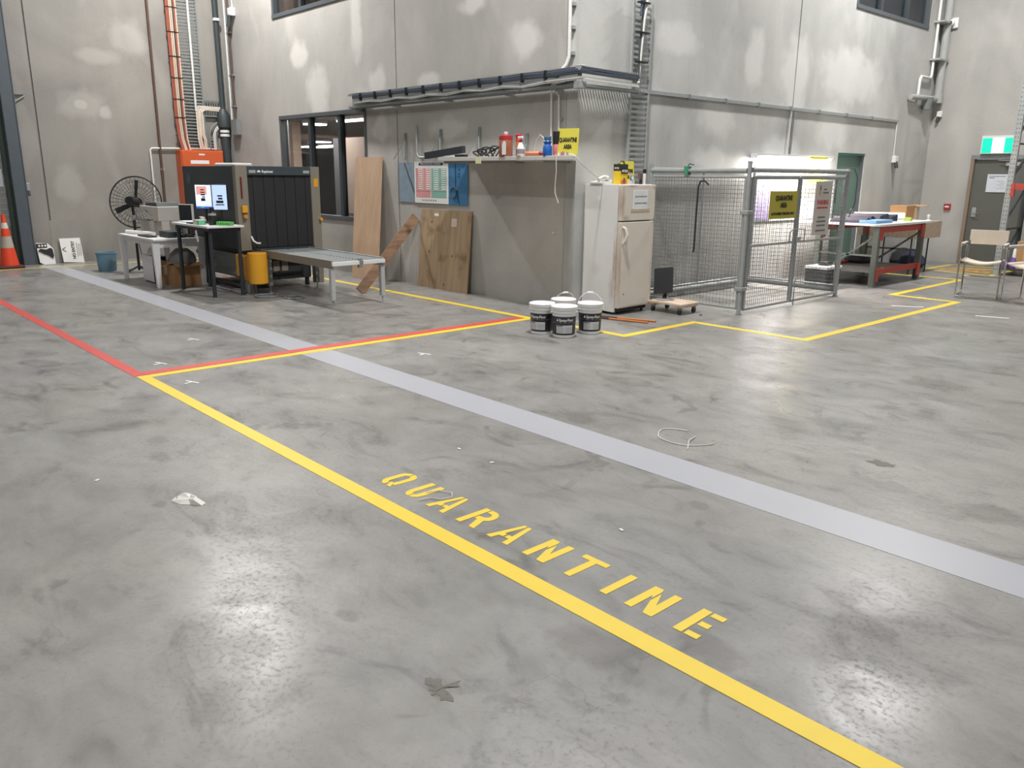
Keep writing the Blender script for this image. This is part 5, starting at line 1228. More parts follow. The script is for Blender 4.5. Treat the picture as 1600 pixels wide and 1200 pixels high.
# ================================================================ BLACK-LEGGED TABLE
bt = thing('tall_table', 'tall table with white top and black legs before the scanner', 'table', (-11.6, 4.78, 0))
MB().bb((-12.32, 4.46, 0.955), (-11.02, 4.99, 0.985)).build('top', white_m, bt, 0.006)
MB().bb((-12.28, 4.50, 0.91), (-11.06, 4.95, 0.955)).build('apron', blackp, bt)
for (x_, y_) in ((-12.22, 4.52), (-11.11, 4.53), (-11.09, 4.93), (-12.24, 4.93)):
    MB().cyl((x_, y_, 0.0), (x_, y_, 0.955), 0.028, 14).build('leg', mat('leg_black', (46, 50, 54), 0.5), bt)
ZT = 0.986
def screen(name, label, x, y, rz, w_, h_, tex, zc):
    t = thing(name, label, 'monitor', (x, y, ZT), 'lit monitors on the tall table', rz)
    MB().box((0, 0.0, zc), (w_ + 0.02, 0.03, h_ + 0.02)).build('case', blackp, t, 0.004, local=True)
    p = MB().box((0, -0.017, zc), (w_, 0.004, h_)).build('display', tex, t, local=True)
    MB().tube([(0, 0.02, zc - h_ / 2), (0, 0.03, 0.02)], 0.018, 8).build('neck', blackp, t, local=True)
    MB().bb((-0.10, -0.07, 0), (0.10, 0.09, 0.012)).build('base', blackp, t, 0.004, local=True)
    return t
s1 = screen('monitor', 'left lit monitor showing a red and black bag image', -11.82, 4.78, math.radians(32), 0.26, 0.33, mat('screen_pale', (216, 226, 246), 0.3, emit=0.95, var=0.01), 0.37)
mb = MB(); mb.bb((-0.11, -0.0205, 0.40), (0.06, -0.0195, 0.515)); mb.build('bag_image', mat('screen_pink', (236, 168, 158), 0.3, emit=0.6), s1, local=True)
for (a_, b2, c_, d2) in ((-0.04, 0.39, 0.03, 0.41), (-0.045, 0.425, 0.03, 0.44), (-0.04, 0.46, 0.02, 0.475), (-0.04, 0.31, 0.03, 0.35), (-0.02, 0.36, 0.03, 0.375)):
    MB().bb((a_, -0.0215, b2), (c_, -0.0205, d2)).build('bag_image', ink, s1, local=True)
MB().bb((-0.13, -0.0205, 0.205), (0.13, -0.0195, 0.235)).build('task_bar', mat('screen_blue', (70, 110, 210), 0.3, emit=0.7), s1, local=True)
MB().bb((-0.05, -0.0215, 0.215), (0.01, -0.0205, 0.230)).build('task_bar', mat('screen_green', (120, 190, 110), 0.3, emit=0.6), s1, local=True)
s2 = screen('monitor', 'right lit monitor showing a pale blue scan image', -11.46, 4.86, math.radians(50), 0.20, 0.34, mat('screen_blue_pale', (176, 196, 232), 0.3, emit=0.85, var=0.01), 0.37)
for (a_, b2, c_, d2) in ((-0.03, 0.38, 0.04, 0.40), (-0.02, 0.34, 0.04, 0.365), (-0.05, 0.29, 0.05, 0.325), (-0.06, 0.26, 0.06, 0.275)):
    MB().bb((a_, -0.0205, b2), (c_, -0.0195, d2)).build('bag_image', ink, s2, local=True)
t = thing('sanitiser_jar', 'black cylindrical jar with white label on the tall table', 'jar', (-11.30, 4.66, ZT))
MB().lathe((-11.30, 4.66, ZT), [(0.05, 0), (0.055, 0.01), (0.055, 0.16), (0.045, 0.18)], 18).build('body', blackp, t)
MB().lathe((-11.30, 4.66, ZT), [(0.0558, 0.13), (0.0558, 0.16)], 18).build('front_label', mat('label_silver', (170, 170, 168), 0.4), t)
MB().lathe((-11.30, 4.66, ZT), [(0.03, 0.18), (0.035, 0.19), (0.03, 0.24)], 12).build('cap', blackp, t)
def block(name, label, cat, a, b, m, bev=0.005, group=None):
    return tag(MB().bb(a, b).build(name, m, bevel=bev), label, cat, group)
block('paper_stack', 'white papers spread at the tall table left end', 'papers', (-12.25, 4.55, ZT), (-11.85, 4.78, ZT + 0.018), paper, 0.002)
block('folder', 'cream folder lying under the white papers', 'folder', (-12.28, 4.80, ZT), (-11.95, 4.97, ZT + 0.025), mat('folder_cream', (214, 200, 150), 0.6), 0.002)
block('keyboard', 'dark slate keyboard on the tall table', 'keyboard', (-11.86, 4.50, ZT), (-11.62, 4.62, ZT + 0.02), mat('kb_slate', (66, 74, 84), 0.5))
t = thing('glove_box', 'cream and green box near the left monitor', 'box', (-11.52, 4.55, ZT))
MB().bb((-11.60, 4.50, ZT), (-11.45, 4.60, ZT + 0.065)).build('carton', mat('carton_cream', (210, 214, 196), 0.6), t, 0.003)
MB().bb((-11.45, 4.50, ZT), (-11.39, 4.60, ZT + 0.06)).build('carton_end', mat('mint', (110, 186, 150), 0.6), t, 0.003)
t = thing('green_tray', 'bright green seal strips at the tall table right end', 'seals', (-11.15, 4.8, ZT))
lime = mat('lime_green', (104, 190, 98), 0.45)
for i in range(6): MB().box((-11.22 + i * 0.035, 4.72 + i * 0.018, ZT + 0.025), (0.028, 0.10, 0.045), rz=0.5).build('seal', lime, t, 0.004)
MB().bb((-11.26, 4.66, ZT), (-11.04, 4.86, ZT + 0.006)).build('sheet', lime, t)
t = thing('hand_scanner', 'cream and black stapler-like device before the monitors', 'device', (-11.66, 4.66, ZT))
MB().prism([(0, 0), (0.1, 0), (0.09, 0.09), (0.03, 0.1)], lambda u, v, q: (-11.72 + u, 4.66 + q, ZT + v), -0.03, 0.03).build('body', mat('device_cream', (206, 198, 190), 0.5), t, 0.004)
MB().bb((-11.71, 4.625, ZT + 0.02), (-11.68, 4.695, ZT + 0.09)).build('grip', blackp, t)
tag(MB().box((-11.42, 4.47, 0.83), (0.05, 0.006, 0.16), ry=math.radians(-20)).build('hanging_tag', paper), 'white paper tag hanging under the tall table', 'tag')

# ================================================================ WHITE DESK
wt_ = thing('white_desk', 'low white office desk beside the pedestal fan', 'table', (-13.3, 4.65, 0))
MB().bb((-14.05, 4.22, 0.70), (-12.45, 5.0, 0.73)).build('top', white_m, wt_, 0.005)
MB().bb((-14.0, 4.26, 0.62), (-12.5, 4.29, 0.70)).build('apron', white_m, wt_); MB().bb((-12.535, 4.30, 0.60), (-12.505, 4.92, 0.70)).build('apron', white_m, wt_)
for (x_, y_) in ((-14.0, 4.27), (-12.52, 4.27), (-12.52, 4.95), (-14.0, 4.95)):
    mb = MB(); mb.prism([(-0.055, 0.70), (-0.03, 0), (0.03, 0), (0.055, 0.70)], lambda u, v, q: (x_ + q, y_ + u * (1 if True else 1), v), -0.03, 0.03)
    mb.build('leg', white_m, wt_, 0.004)
ZD = 0.731
t = thing('printer', 'beige multifunction printer on the back of the white desk', 'printer', (-13.6, 4.75, ZD))
pb = mat('printer_beige', (196, 190, 182), 0.5, var=0.03)
MB().bb((-13.95, 4.55, ZD), (-13.35, 4.98, ZD + 0.22)).build('paper_drawer', pb, t, 0.01)
MB().prism([(-13.35, 0.22), (-13.12, 0.22), (-13.12, 0.44), (-13.92, 0.44), (-13.92, 0.40), (-13.60, 0.36), (-13.6, 0.30), (-13.40, 0.30)], lambda u, v, q: (u, q, ZD + v), 4.56, 4.98).build('scanner_unit', pb, t, 0.008)
MB().bb((-13.35, 4.6, ZD), (-13.12, 4.97, ZD + 0.22)).build('body', pb, t, 0.01)
MB().prism([(-13.80, 0.44), (-13.25, 0.44), (-13.30, 0.50), (-13.74, 0.49)], lambda u, v, q: (u, q, ZD + v), 4.60, 4.95).build('document_feeder', slate_dark, t, 0.008)
MB().bb((-13.92, 4.45, ZD + 0.22), (-13.5, 4.58, ZD + 0.235)).build('output_tray', mat('tray_grey', (84, 82, 78), 0.5), t, 0.004)
t = thing('monitor', 'small dark monitor standing on the white desk end', 'monitor', (-12.72, 4.85, ZD), rz=math.radians(35))
MB().box((0, 0, 0.34), (0.24, 0.03, 0.30)).build('case', white_m, t, 0.004, local=True)
MB().box((-0.01, -0.017, 0.34), (0.21, 0.006, 0.28)).build('display', mat('screen_off', (48, 50, 54), 0.25), t, local=True)
MB().cyl((0, 0.02, 0.0), (0, 0.02, 0.2), 0.015, 10).build('neck', blackp, t, local=True)
MB().bb((-0.09, -0.06, 0), (0.09, 0.08, 0.012)).build('base', blackp, t, 0.004, local=True)
tag(MB().cyl((-13.95, 4.33, ZD + 0.03), (-13.2, 4.5, ZD + 0.03), 0.03, 14).build('paper_roll', paper), 'rolled white paper lying along the white desk', 'paper roll')
block('keyboard', 'black keyboard on the white desk', 'keyboard', (-13.3, 4.28, ZD), (-12.85, 4.42, ZD + 0.022), blackp)
block('document_tray', 'dark green-black box tray on the white desk', 'tray', (-12.98, 4.5, ZD), (-12.60, 4.72, ZD + 0.09), mat('tray_dark', (50, 58, 58), 0.5))
t = thing('cup', 'blue-grey pot with white top on the white desk', 'pot', (-12.95, 4.78, ZD))
MB().lathe((-12.95, 4.80, ZD), [(0.055, 0), (0.06, 0.01), (0.06, 0.14), (0.055, 0.145)], 16).build('body', mat('pot_blue_grey', (104, 124, 134), 0.5), t)
MB().lathe((-12.95, 4.80, ZD), [(0.035, 0.145), (0.045, 0.16), (0.045, 0.20), (0.03, 0.215)], 14).build('top', white_p, t)
t = thing('cable_heap', 'dark heap of cables and adaptors on the desk corner', 'cables', (-12.55, 4.7, ZD))
for k_ in range(6):
    MB().tube([(-12.58 + 0.06 * math.cos(q) + 0.02 * k_ % 3 * 0.02, 4.62 + 0.05 * k_ + 0.04 * math.sin(q), ZD + 0.03 + 0.02 * math.sin(q + k_)) for q in [i * PI / 6 for i in range(12)]], 0.012, 6, closed=True).build('loop', blackp, t)
# under the desk
t = thing('computer_tower', 'white computer box standing under the white desk', 'computer', (-13.3, 4.45, 0.0))
MB().bb((-13.58, 4.40, 0.02), (-13.12, 4.62, 0.42)).build('case', white_m, t, 0.006)
MB().bb((-13.14, 4.41, 0.03), (-13.115, 4.61, 0.41)).build('front_bezel', blackp, t, 0.004)
MB().bb((-13.56, 4.42, 0), (-13.14, 4.60, 0.02)).build('foot_rail', blackp, t)
tag(MB().lathe((-13.3, 4.5, 0.421), [(0.08, 0), (0.1, 0.03), (0.09, 0.08), (0.05, 0.13)], 14).build('desk_gadget', white_m), 'pale rounded gadget on the computer under the desk', 'gadget')
t = thing('cardboard_box', 'open brown cardboard box under the white desk', 'box', (-12.75, 4.72, 0))
for a_, b2 in (((-13.05, 4.50, 0.0), (-12.56, 4.52, 0.32)), ((-13.05, 4.93, 0), (-12.56, 4.95, 0.32)), ((-13.07, 4.50, 0), (-13.05, 4.95, 0.32)), ((-12.58, 4.52, 0), (-12.56, 4.93, 0.32))):
    MB().bb(a_, b2).build('side', card, t)
MB().bb((-13.05, 4.52, 0), (-12.58, 4.93, 0.01)).build('bottom', card, t)
MB().box((-12.8, 4.44, 0.34), (0.46, 0.16, 0.006), rx=math.radians(18)).build('flap', card, t)
MB().box((-12.50, 4.72, 0.33), (0.14, 0.4, 0.006), ry=math.radians(14)).build('flap', card, t)
MB().bb((-12.92, 4.498, 0.16), (-12.78, 4.4995, 0.30)).build('shipping_label', mat('label_tan', (206, 180, 148), 0.6), t)
tag(MB().lathe((-12.72, 4.72, 0.32), [(0.19, 0), (0.21, 0.06), (0.18, 0.16), (0.09, 0.24)], 14).build('plastic_bag', mat('bag_grey', (130, 134, 132), 0.35, var=0.2, scale=20)), 'grey plastic bag bulging from the cardboard box', 'bag')
t = thing('floor_strip', 'thin pale strip lying on the floor by the white desk', 'strip', (-12.3, 4.98, 0))
MB().bar((-12.9, 5.0, 0.01), (-11.3, 5.0, 0.01), 0.05, 0.012).build('strip', white_m, t)

# fan
fx, fy, fz = -14.82, 4.80, 1.19
fn_ = thing('pedestal_fan', 'large black pedestal fan against the left wall', 'fan', (fx, fy + 0.02, 0))
ax = Vector((-0.79, 0.61, -0.12)).normalized()   # axis, faces the hall
s_ = Vector((0, 0, 1)).cross(ax).normalized(); tt = ax.cross(s_)
ctr = Vector((fx, fy, fz))
def ring(r_, off, th, n_=40): return [ctr + ax * off + s_ * (r_ * math.cos(2 * PI * i / n_)) + tt * (r_ * math.sin(2 * PI * i / n_)) for i in range(n_)]
MB().tube(ring(0.43, 0, 0), 0.012, 6, closed=True).build('rim', blackp, fn_)
mb = MB()
for f_ in (1, -1):
    for i in range(36):
        a_ = 2 * PI * i / 36; d_ = s_ * math.cos(a_) + tt * math.sin(a_)
        mb.tube([ctr + ax * (0.09 * f_) + d_ * 0.07, ctr + ax * (0.085 * f_) + d_ * 0.3, ctr + ax * 0.01 * f_ + d_ * 0.43], 0.0026, 4, caps=False)
    for rr_ in (0.16, 0.26, 0.35):
        mb.tube(ring(rr_, 0.088 * f_ if rr_ < 0.3 else 0.06 * f_, 0), 0.0026, 4, closed=True)
stuff(mb.build('grille', blackp, fn_))
MB().cyl(ctr + ax * 0.10, ctr + ax * 0.085, 0.08, 18).build('badge', blackp, fn_)
MB().bb((fx + 0.2, fy - 0.2, 1.22), (fx + 0.28, fy - 0.12, 1.3)).build('switch_box', blackp, fn_) if False else None
for i in range(3):
    a_ = PI / 2 + 2 * PI * i / 3; d_ = s_ * math.cos(a_) + tt * math.sin(a_); e_ = s_ * -math.sin(a_) + tt * math.cos(a_)
    MB().add([ctr + d_ * 0.05 - e_ * 0.03 + ax * 0.02, ctr + d_ * 0.05 + e_ * 0.03 - ax * 0.02, ctr + d_ * 0.36 + e_ * 0.075 - ax * 0.03, ctr + d_ * 0.38 - e_ * 0.01 + ax * 0.03],
             [(0, 1, 2, 3)]).build('blade', mat('blade_dark', (58, 58, 60), 0.3, 0.3), fn_)
MB().cyl(ctr - ax * 0.05, ctr - ax * 0.30, 0.09, 16, 0.07).build('motor', blackp, fn_)
MB().cyl(ctr + ax * 0.05, ctr - ax * 0.05, 0.055, 14).build('hub', blackp, fn_)
pxx, pyy = fx + 0.13, fy - 0.10
MB().tube([(pxx, pyy, 0.05), (pxx, pyy, 1.10), ctr - ax * 0.16], 0.022, 10).build('pole', blackp, fn_)
MB().cyl((pxx, pyy, 0.90), (pxx, pyy, 0.98), 0.03, 12).build('pole_collar', galv, fn_)
for i in range(4):
    a_ = i * PI / 2 + 0.3
    MB().tube([(pxx, pyy, 0.12), (pxx + 0.18 * math.cos(a_), pyy + 0.18 * math.sin(a_), 0.05), (pxx + 0.30 * math.cos(a_), pyy + 0.30 * math.sin(a_), 0.02)], 0.016, 8).build('leg', blackp, fn_)
MB().tube([ctr - ax * 0.25, (fx - 0.2, fy + 0.05, 0.95), (fx - 0.1, fy - 0.02, 0.8), (fx + 0.05, fy - 0.05, 0.6), (fx, fy, 0.35), (fx - 0.05, fy + 0.05, 0.15)], 0.007, 6).build('cord', blackp, fn_)

# blue bucket and signs on the wall foot
t = thing('blue_bin', 'small blue-grey plastic bin near the fan', 'bin', (-15.35, 4.38, 0))
bm_ = mat('bin_blue', (110, 146, 166), 0.5)
MB().lathe((-15.35, 4.38, 0), [(0.14, 0), (0.145, 0.01), (0.165, 0.30), (0.178, 0.305), (0.178, 0.33), (0.16, 0.33), (0.155, 0.30), (0.14, 0.02)], 24).build('body', bm_, t)
t = thing('no_entry_sign', 'white NO ENTRY sign turned on its side at the wall foot', 'sign', (XL + 0.06, 4.3, 0.01))
MB().prism([(4.12, 0.02), (4.48, 0.0), (4.46, 0.46), (4.10, 0.46)], lambda u, v, q: (XL + 0.10 - v * 0.15 + q, u, v), -0.004, 0.004).build('board', paper, t)
text('NO ENTRY', 0.09, ink, t, (XL + 0.076, 4.30, 0.22), (0, -PI / 2, PI) if False else (PI, -PI / 2, 0), width=0.30, bold=0.02) if False else None
R_ = Matrix.Rotation(PI / 2, 3, 'X')  # reads upwards on a wall facing +X
tx = text('NO ENTRY', 0.075, ink, t, (0, 0, 0), (0, 0, 0), width=0.33, bold=0.02, local=True)
for v in tx.data.vertices:
    u_, w_ = v.co.x, v.co.y
    z_ = 0.24 + u_; v.co = Vector((XL + 0.106 - z_ * 0.15 + 0.002, 4.32 - w_, z_)) - Vector(t['_org'])
for (dy, ln_) in ((0.06, 0.26), (0.09, 0.22), (0.12, 0.24)):
    tx = MB().prism([(4.32 + dy, 0.24 - ln_ / 2), (4.33 + dy, 0.24 - ln_ / 2), (4.33 + dy, 0.24 + ln_ / 2), (4.32 + dy, 0.24 + ln_ / 2)], lambda u, v, q: (XL + 0.10 - v * 0.15 + q, u, v), 0.004, 0.006); tx.build('print', ink_g, t)
for (a_, b2) in (((4.13, 0.26), (4.19, 0.30)), ((4.13, 0.26), (4.19, 0.22))):
    MB().bar((XL + 0.105 - a_[1] * 0.15 + 0.003, a_[0], a_[1]), (XL + 0.105 - b2[1] * 0.15 + 0.003, b2[0], b2[1]), 0.014, 0.004).build('arrow', ink, t)
t = thing('torn_sign', 'white sign with black band and black flap at the column foot', 'sign', (XL + 0.06, 3.84, 0.01))
MB().prism([(3.72, 0.04), (3.78, 0.0), (3.98, 0.0), (3.98, 0.28), (3.90, 0.38), (3.70, 0.40)], lambda u, v, q: (XL + 0.10 - v * 0.15 + q, u, v), -0.004, 0.004).build('board', paper, t)
MB().prism([(3.70, 0.30), (3.88, 0.30), (3.88, 0.38), (3.70, 0.38)], lambda u, v, q: (XL + 0.10 - v * 0.15 + q, u, v), 0.004, 0.006).build('black_band', ink, t)
for i in range(3): MB().prism([(3.735 + i * 0.05, 0.325), (3.765 + i * 0.05, 0.325), (3.765 + i * 0.05, 0.36), (3.735 + i * 0.05, 0.36)], lambda u, v, q: (XL + 0.10 - v * 0.15 + q, u, v), 0.006, 0.008).build('print', paper, t)
MB().prism([(3.72, 0.25), (3.80, 0.20), (3.88, 0.16), (3.95, 0.10), (3.97, 0.16), (3.96, 0.28), (3.92, 0.30), (3.86, 0.27), (3.76, 0.29)], lambda u, v, q: (XL + 0.10 - v * 0.15 + q, u, v), 0.006, 0.02).build('black_flap', blackp, t)
t = thing('white_notice', 'white notice on the roller door behind the cone', 'sign', (XL, 3.2, 1.4))
MB().bb((XL - 0.02, 3.05, 1.42), (XL - 0.015, 3.33, 1.72)).build('sheet', mat('notice_paper', (214, 220, 228), 0.6), t)
# cone
t = thing('traffic_cone', 'orange traffic cone with pale bands by the roller door', 'cone', (-16.85, 3.18, 0))
cc = (-16.85, 3.18, 0)
MB().bb((cc[0] - 0.2, cc[1] - 0.2, 0), (cc[0] + 0.2, cc[1] + 0.2, 0.05)).build('base', mat('cone_base', (84, 44, 42), 0.6), t, 0.015)
co_ = mat('cone_orange', (228, 74, 44), 0.45); cr_ = mat('cone_reflective', (214, 206, 196), 0.4)
Rz = lambda z_: 0.15 - (z_ - 0.05) * 0.125 / 0.9
for nm, za, zb_, m_ in (('cone_section', 0.05, 0.36, co_), ('reflective_band', 0.36, 0.56, mat('cone_band_grey', (176, 170, 158), 0.4)), ('cone_section', 0.56, 0.70, co_), ('reflective_band', 0.70, 0.80, cr_), ('cone_section', 0.80, 0.95, co_)):
    MB().lathe(cc, [(Rz(za), za), (Rz(zb_), zb_)], 22).build(nm, m_, t)

# ================================================================ BIG WORK TABLE
tb = thing('work_table', 'large white-topped workbench on red racking beams', 'table', (-6.3, 13.9, 0))
tx0, tx1, ty0, ty1, tz = -7.02, -5.58, 12.92, 15.0, 1.0
mb = MB(); c_ = 0.09
mb.prism([(tx0, ty0), (tx1 - c_, ty0), (tx1 - c_ * 0.3, ty0 + c_ * 0.3), (tx1, ty0 + c_), (tx1, ty1), (tx0, ty1)], lambda u, v, q: (u, v, q), tz - 0.035, tz)
mb.build('top', white_p, tb, 0.003)
for (x_, y_) in ((-5.66, 13.0), (-5.66, 14.72), (-6.62, 13.0), (-6.62, 14.72)):
    l_ = MB().bb((x_ - 0.045, y_ - 0.04, 0.0), (x_ + 0.045, y_ + 0.04, tz - 0.035)).build('leg', green_rack, tb, 0.004)
    MB().bb((x_ - 0.06, y_ - 0.055, 0), (x_ + 0.06, y_ + 0.055, 0.01)).build('base_plate', galv_d, l_)
for z_ in (0.86, 0.20):
    for x_ in (-5.66, -6.62):
        MB().bb((x_ - 0.025, 13.04, z_), (x_ + 0.03, 14.68, z_ + 0.09)).build('beam', red_rack, tb, 0.004)
        for y_ in (13.04, 14.66): MB().bb((x_ + 0.03, y_ - 0.05, z_ - 0.12), (x_ + 0.05, y_ + 0.07, z_ + 0.09)).build('beam_connector', red_rack, tb, 0.003)
for y_ in (13.0, 14.72):
    MB().bar((-6.6, y_, 0.12), (-5.68, y_, 0.82), 0.03, 0.03).build('brace', green_rack, tb)
    MB().bar((-6.6, y_, 0.50), (-5.68, y_, 0.50), 0.03, 0.03).build('brace', green_rack, tb)
MB().bb((-6.62, 13.04, 0.22), (-5.70, 14.68, 0.25)).build('lower_shelf', mat('shelf_dull', (110, 108, 104), 0.6), tb)
ZW = tz + 0.001
# folded garments: overlapping folded slabs
gm = [mat('cloth_plum', (60, 54, 68), 0.9, var=0.12, scale=25), mat('cloth_navy', (46, 50, 66), 0.9, var=0.12, scale=25), mat('cloth_grey_plum', (70, 65, 75), 0.9, var=0.12, scale=25)]
labs = ['plum folded garment at the near end of the pile', 'grey-plum folded garment, second in the pile', 'navy folded garment lying mid pile', 'plum garment folded over the navy one', 'dark navy garment at the far end of the pile']
for i in range(5):
    mb = MB(); y_ = 13.15 + i * 0.26; n_ = 17
    vs = []; W_ = 0.262; 
    for side in (0, 1):
        for j in range(n_):
            u = j / (n_ - 1); zz = 0.02 + 0.10 * abs(math.sin(PI * u)) ** 0.6 * (0.65 + 0.12 * i if i < 4 else 0.8) + 0.012 * math.sin(5 * PI * u + i + 2 * side) * math.sin(PI * u)
            vs.append((-6.45 + side * (0.55 - 0.05 * (i % 2)) + 0.02 * math.sin(7 * u + i), y_ - 0.19 + u * W_ + 0.05 * side, ZW + zz))
    for side in (0, 1):
        for j in range(n_):
            u = j / (n_ - 1); vs.append((-6.45 + side * (0.55 - 0.05 * (i % 2)) + 0.02 * math.sin(7 * u + i), y_ - 0.19 + u * W_ + 0.05 * side, ZW))
    fs = [(j, j + 1, n_ + j + 1, n_ + j) for j in range(n_ - 1)] + [(2 * n_ + j, 3 * n_ + j, 3 * n_ + j + 1, 2 * n_ + j + 1) for j in range(n_ - 1)]
    for side in (0, 1): fs += [(side * n_ + j, 2 * n_ + side * n_ + j, 2 * n_ + side * n_ + j + 1, side * n_ + j + 1) for j in range(n_ - 1)]
    fs += [(0, n_, 3 * n_, 2 * n_), (n_ - 1, 3 * n_ - 1, 4 * n_ - 1, 2 * n_ - 1)]
    tag(mb.add(vs, fs, True).build('folded_garment', gm[i % 3]), labs[i], 'clothing', 'folded garments on the workbench')
block('blue_sheet', 'light blue folded sheet on the workbench front edge', 'cloth', (-5.98, 13.0, ZW), (-5.70, 13.62, ZW + 0.05), mat('sheet_blue', (112, 152, 192), 0.7), 0.012)
t = thing('plastic_roll', 'white plastic roll lying on the workbench far half', 'roll', (-6.35, 14.6, ZW))
MB().cyl((-6.7, 14.36, ZW + 0.06), (-6.05, 14.88, ZW + 0.06), 0.06, 18).build('roll', white_p, t)
MB().cyl((-6.05, 14.88, ZW + 0.06), (-6.046, 14.8832, ZW + 0.06), 0.035, 14).build('core', blackp, t)
block('lime_box', 'small lime green packet beside the garments', 'packet', (-5.85, 14.38, ZW), (-5.73, 14.46, ZW + 0.06), mat('lime_dull', (170, 190, 90), 0.5))
# second table beyond with patterned cloth
t2 = thing('trestle_table', 'narrow trestle table beyond the workbench', 'table', (-6.4, 16.0, 0))
MB().bb((-7.0, 15.25, 0.90), (-5.98, 16.35, 0.93)).build('top', mat('table_brown', (150, 130, 110), 0.6), t2, 0.004)
for (x_, y_) in ((-6.03, 15.3), (-6.03, 16.05), (-6.95, 15.3), (-6.95, 16.3)):
    MB().cyl((x_, y_, 0.0), (x_, y_, 0.90), 0.014, 8).build('leg', slate_dark, t2)
cl_m = mat('floral_cloth', (196, 176, 156), 0.85, var=0.4, scale=22)
mb = MB(); mb.bb((-7.02, 15.22, 0.931), (-5.95, 16.38, 0.937)); mb.bb((-5.955, 15.22, 0.64), (-5.95, 16.38, 0.937)); mb.bb((-7.02, 15.215, 0.66), (-5.95, 15.22, 0.937))
tag(mb.build('patterned_cloth', cl_m), 'beige patterned cloth draped over the trestle table', 'tablecloth')
t = thing('cardboard_box', 'open cardboard box on the patterned cloth', 'box', (-6.4, 15.7, 0.938))
MB().bb((-6.55, 15.45, 0.94), (-6.25, 15.85, 1.22)).build('carton', card, t, 0.003)
MB().box((-6.25, 15.98, 1.215), (0.28, 0.22, 0.006), rx=0.1).build('flap', card, t)
MB().bb((-6.25, 15.82, 0.94), (-6.245, 15.98, 1.18)).build('flap', mat('card_inner', (212, 200, 176), 0.7), t)
t = thing('small_lamp', 'small clear tumbler standing on the patterned cloth', 'tumbler', (-6.05, 16.1, 0.94))
MB().lathe((-6.1, 16.1, 0.938), [(0.05, 0), (0.05, 0.01), (0.02, 0.03), (0.035, 0.09), (0.02, 0.12)], 12).build('body', white_m, t)
for i, (x_, y_, m_, lb) in enumerate(((-6.55, 16.75, mat('bag_navy', (48, 54, 78), 0.8), 'navy bag slumped by the far wall'), (-6.95, 17.3, mat('bag_black', (46, 46, 50), 0.8), 'black bag slumped in the far corner'), (-6.5, 14.3, mat('bag_black', (46, 46, 50), 0.8), 'black bundle on the workbench lower shelf'))):
    zb = 0 if i < 2 else 0.251
    tag(MB().lathe((x_, y_, zb), [(0.2, 0), (0.26, 0.08), (0.22, 0.2), (0.12, 0.28), (0.05, 0.32)] if i < 2 else [(0.2, 0), (0.25, 0.05), (0.15, 0.12), (0.05, 0.15)], 14).build('bag', m_), lb, 'bag')

# ================================================================ RACK AND CHAIRS
rk = thing('pallet_rack', 'perforated galvanised pallet rack with red beam near the exit', 'rack', (-4.5, 16.9, 0))
def upright(x_, y_):
    mb = MB(); mb.bb((x_ - 0.05, y_, 0), (x_ + 0.05, y_ + 0.006, 4.0)); mb.bb((x_ - 0.05, y_, 0), (x_ - 0.044, y_ + 0.07, 4.0)); mb.bb((x_ + 0.044, y_, 0), (x_ + 0.05, y_ + 0.07, 4.0))
    u_ = mb.build('upright', galv, rk)
    mb = MB()
    for i in range(52):
        for dx in (-0.022, 0.022):
            mb.cyl((x_ + dx, y_ - 0.001, 0.1 + i * 0.075), (x_ + dx, y_ + 0.001, 0.1 + i * 0.075), 0.009, 6)
    stuff(mb.build('perforations', ink, u_))
    MB().bb((x_ - 0.08, y_ - 0.03, 0), (x_ + 0.08, y_ + 0.10, 0.008)).build('base_plate', galv_d, u_)
upright(-4.99, 16.62); upright(-2.4, 16.62)
for x_ in (-4.99, -2.4):
    MB().bb((x_ - 0.045, 17.55, 0), (x_ + 0.045, 17.6, 4.0)).build('rear_upright', slate_dark, rk)
    for i in range(5):
        z_ = 0.2 + i * 0.75
        MB().bar((x_, 16.68, z_), (x_, 17.56, z_ + 0.6), 0.03, 0.03).build('brace', slate_dark, rk)
        MB().bar((x_, 16.68, z_ + 0.62), (x_, 17.56, z_ + 0.62), 0.03, 0.03).build('brace', slate_dark, rk)
MB().bb((-4.93, 16.57, 1.52), (-2.45, 16.62, 1.63)).build('beam', red_rack, rk, 0.004)
MB().bb((-4.94, 16.56, 1.40), (-4.88, 16.62, 1.63)).build('beam_connector', red_rack, rk, 0.003)
MB().bb((-4.93, 16.62, 0.10), (-2.45, 17.5, 0.13)).build('low_shelf', slate_dark, rk)
MB().bb((-4.93, 17.52, 1.52), (-2.45, 17.56, 1.63)).build('beam', red_rack, rk, 0.004)
t = thing('cardboard_box', 'brown box behind the beige chair on the rack', 'box', (-4.5, 16.85, 0.131))
MB().bb((-4.72, 16.66, 0.131), (-4.42, 17.05, 0.62)).build('carton', card, t, 0.003)
MB().bb((-4.60, 16.655, 0.15), (-4.55, 16.66, 0.6)).build('tape_strip', mat('pack_tape', (196, 160, 120), 0.4), t)
for i in range(2):
    bottle('cleaner_bottle', ['purple and white bottle on the rack, closer to the upright', 'purple and white bottle on the rack, beside the brown box'][i], -4.87 + i * 0.13, 16.68,
           [(0.05, 0), (0.055, 0.01), (0.055, 0.14), (0.03, 0.2)], mat('bottle_purple', (110, 80, 160), 0.4), [('cap', [(0.035, 0.2), (0.035, 0.21), (0.03, 0.34), (0.02, 0.36)], white_p)], 'bottle', 'purple bottles on the rack', 0.131)
block('blue_crate', 'dark navy crate on the rack behind the beige chair', 'crate', (-4.40, 16.63, 0.131), (-3.7, 17.0, 0.40), mat('crate_navy', (42, 52, 84), 0.6))
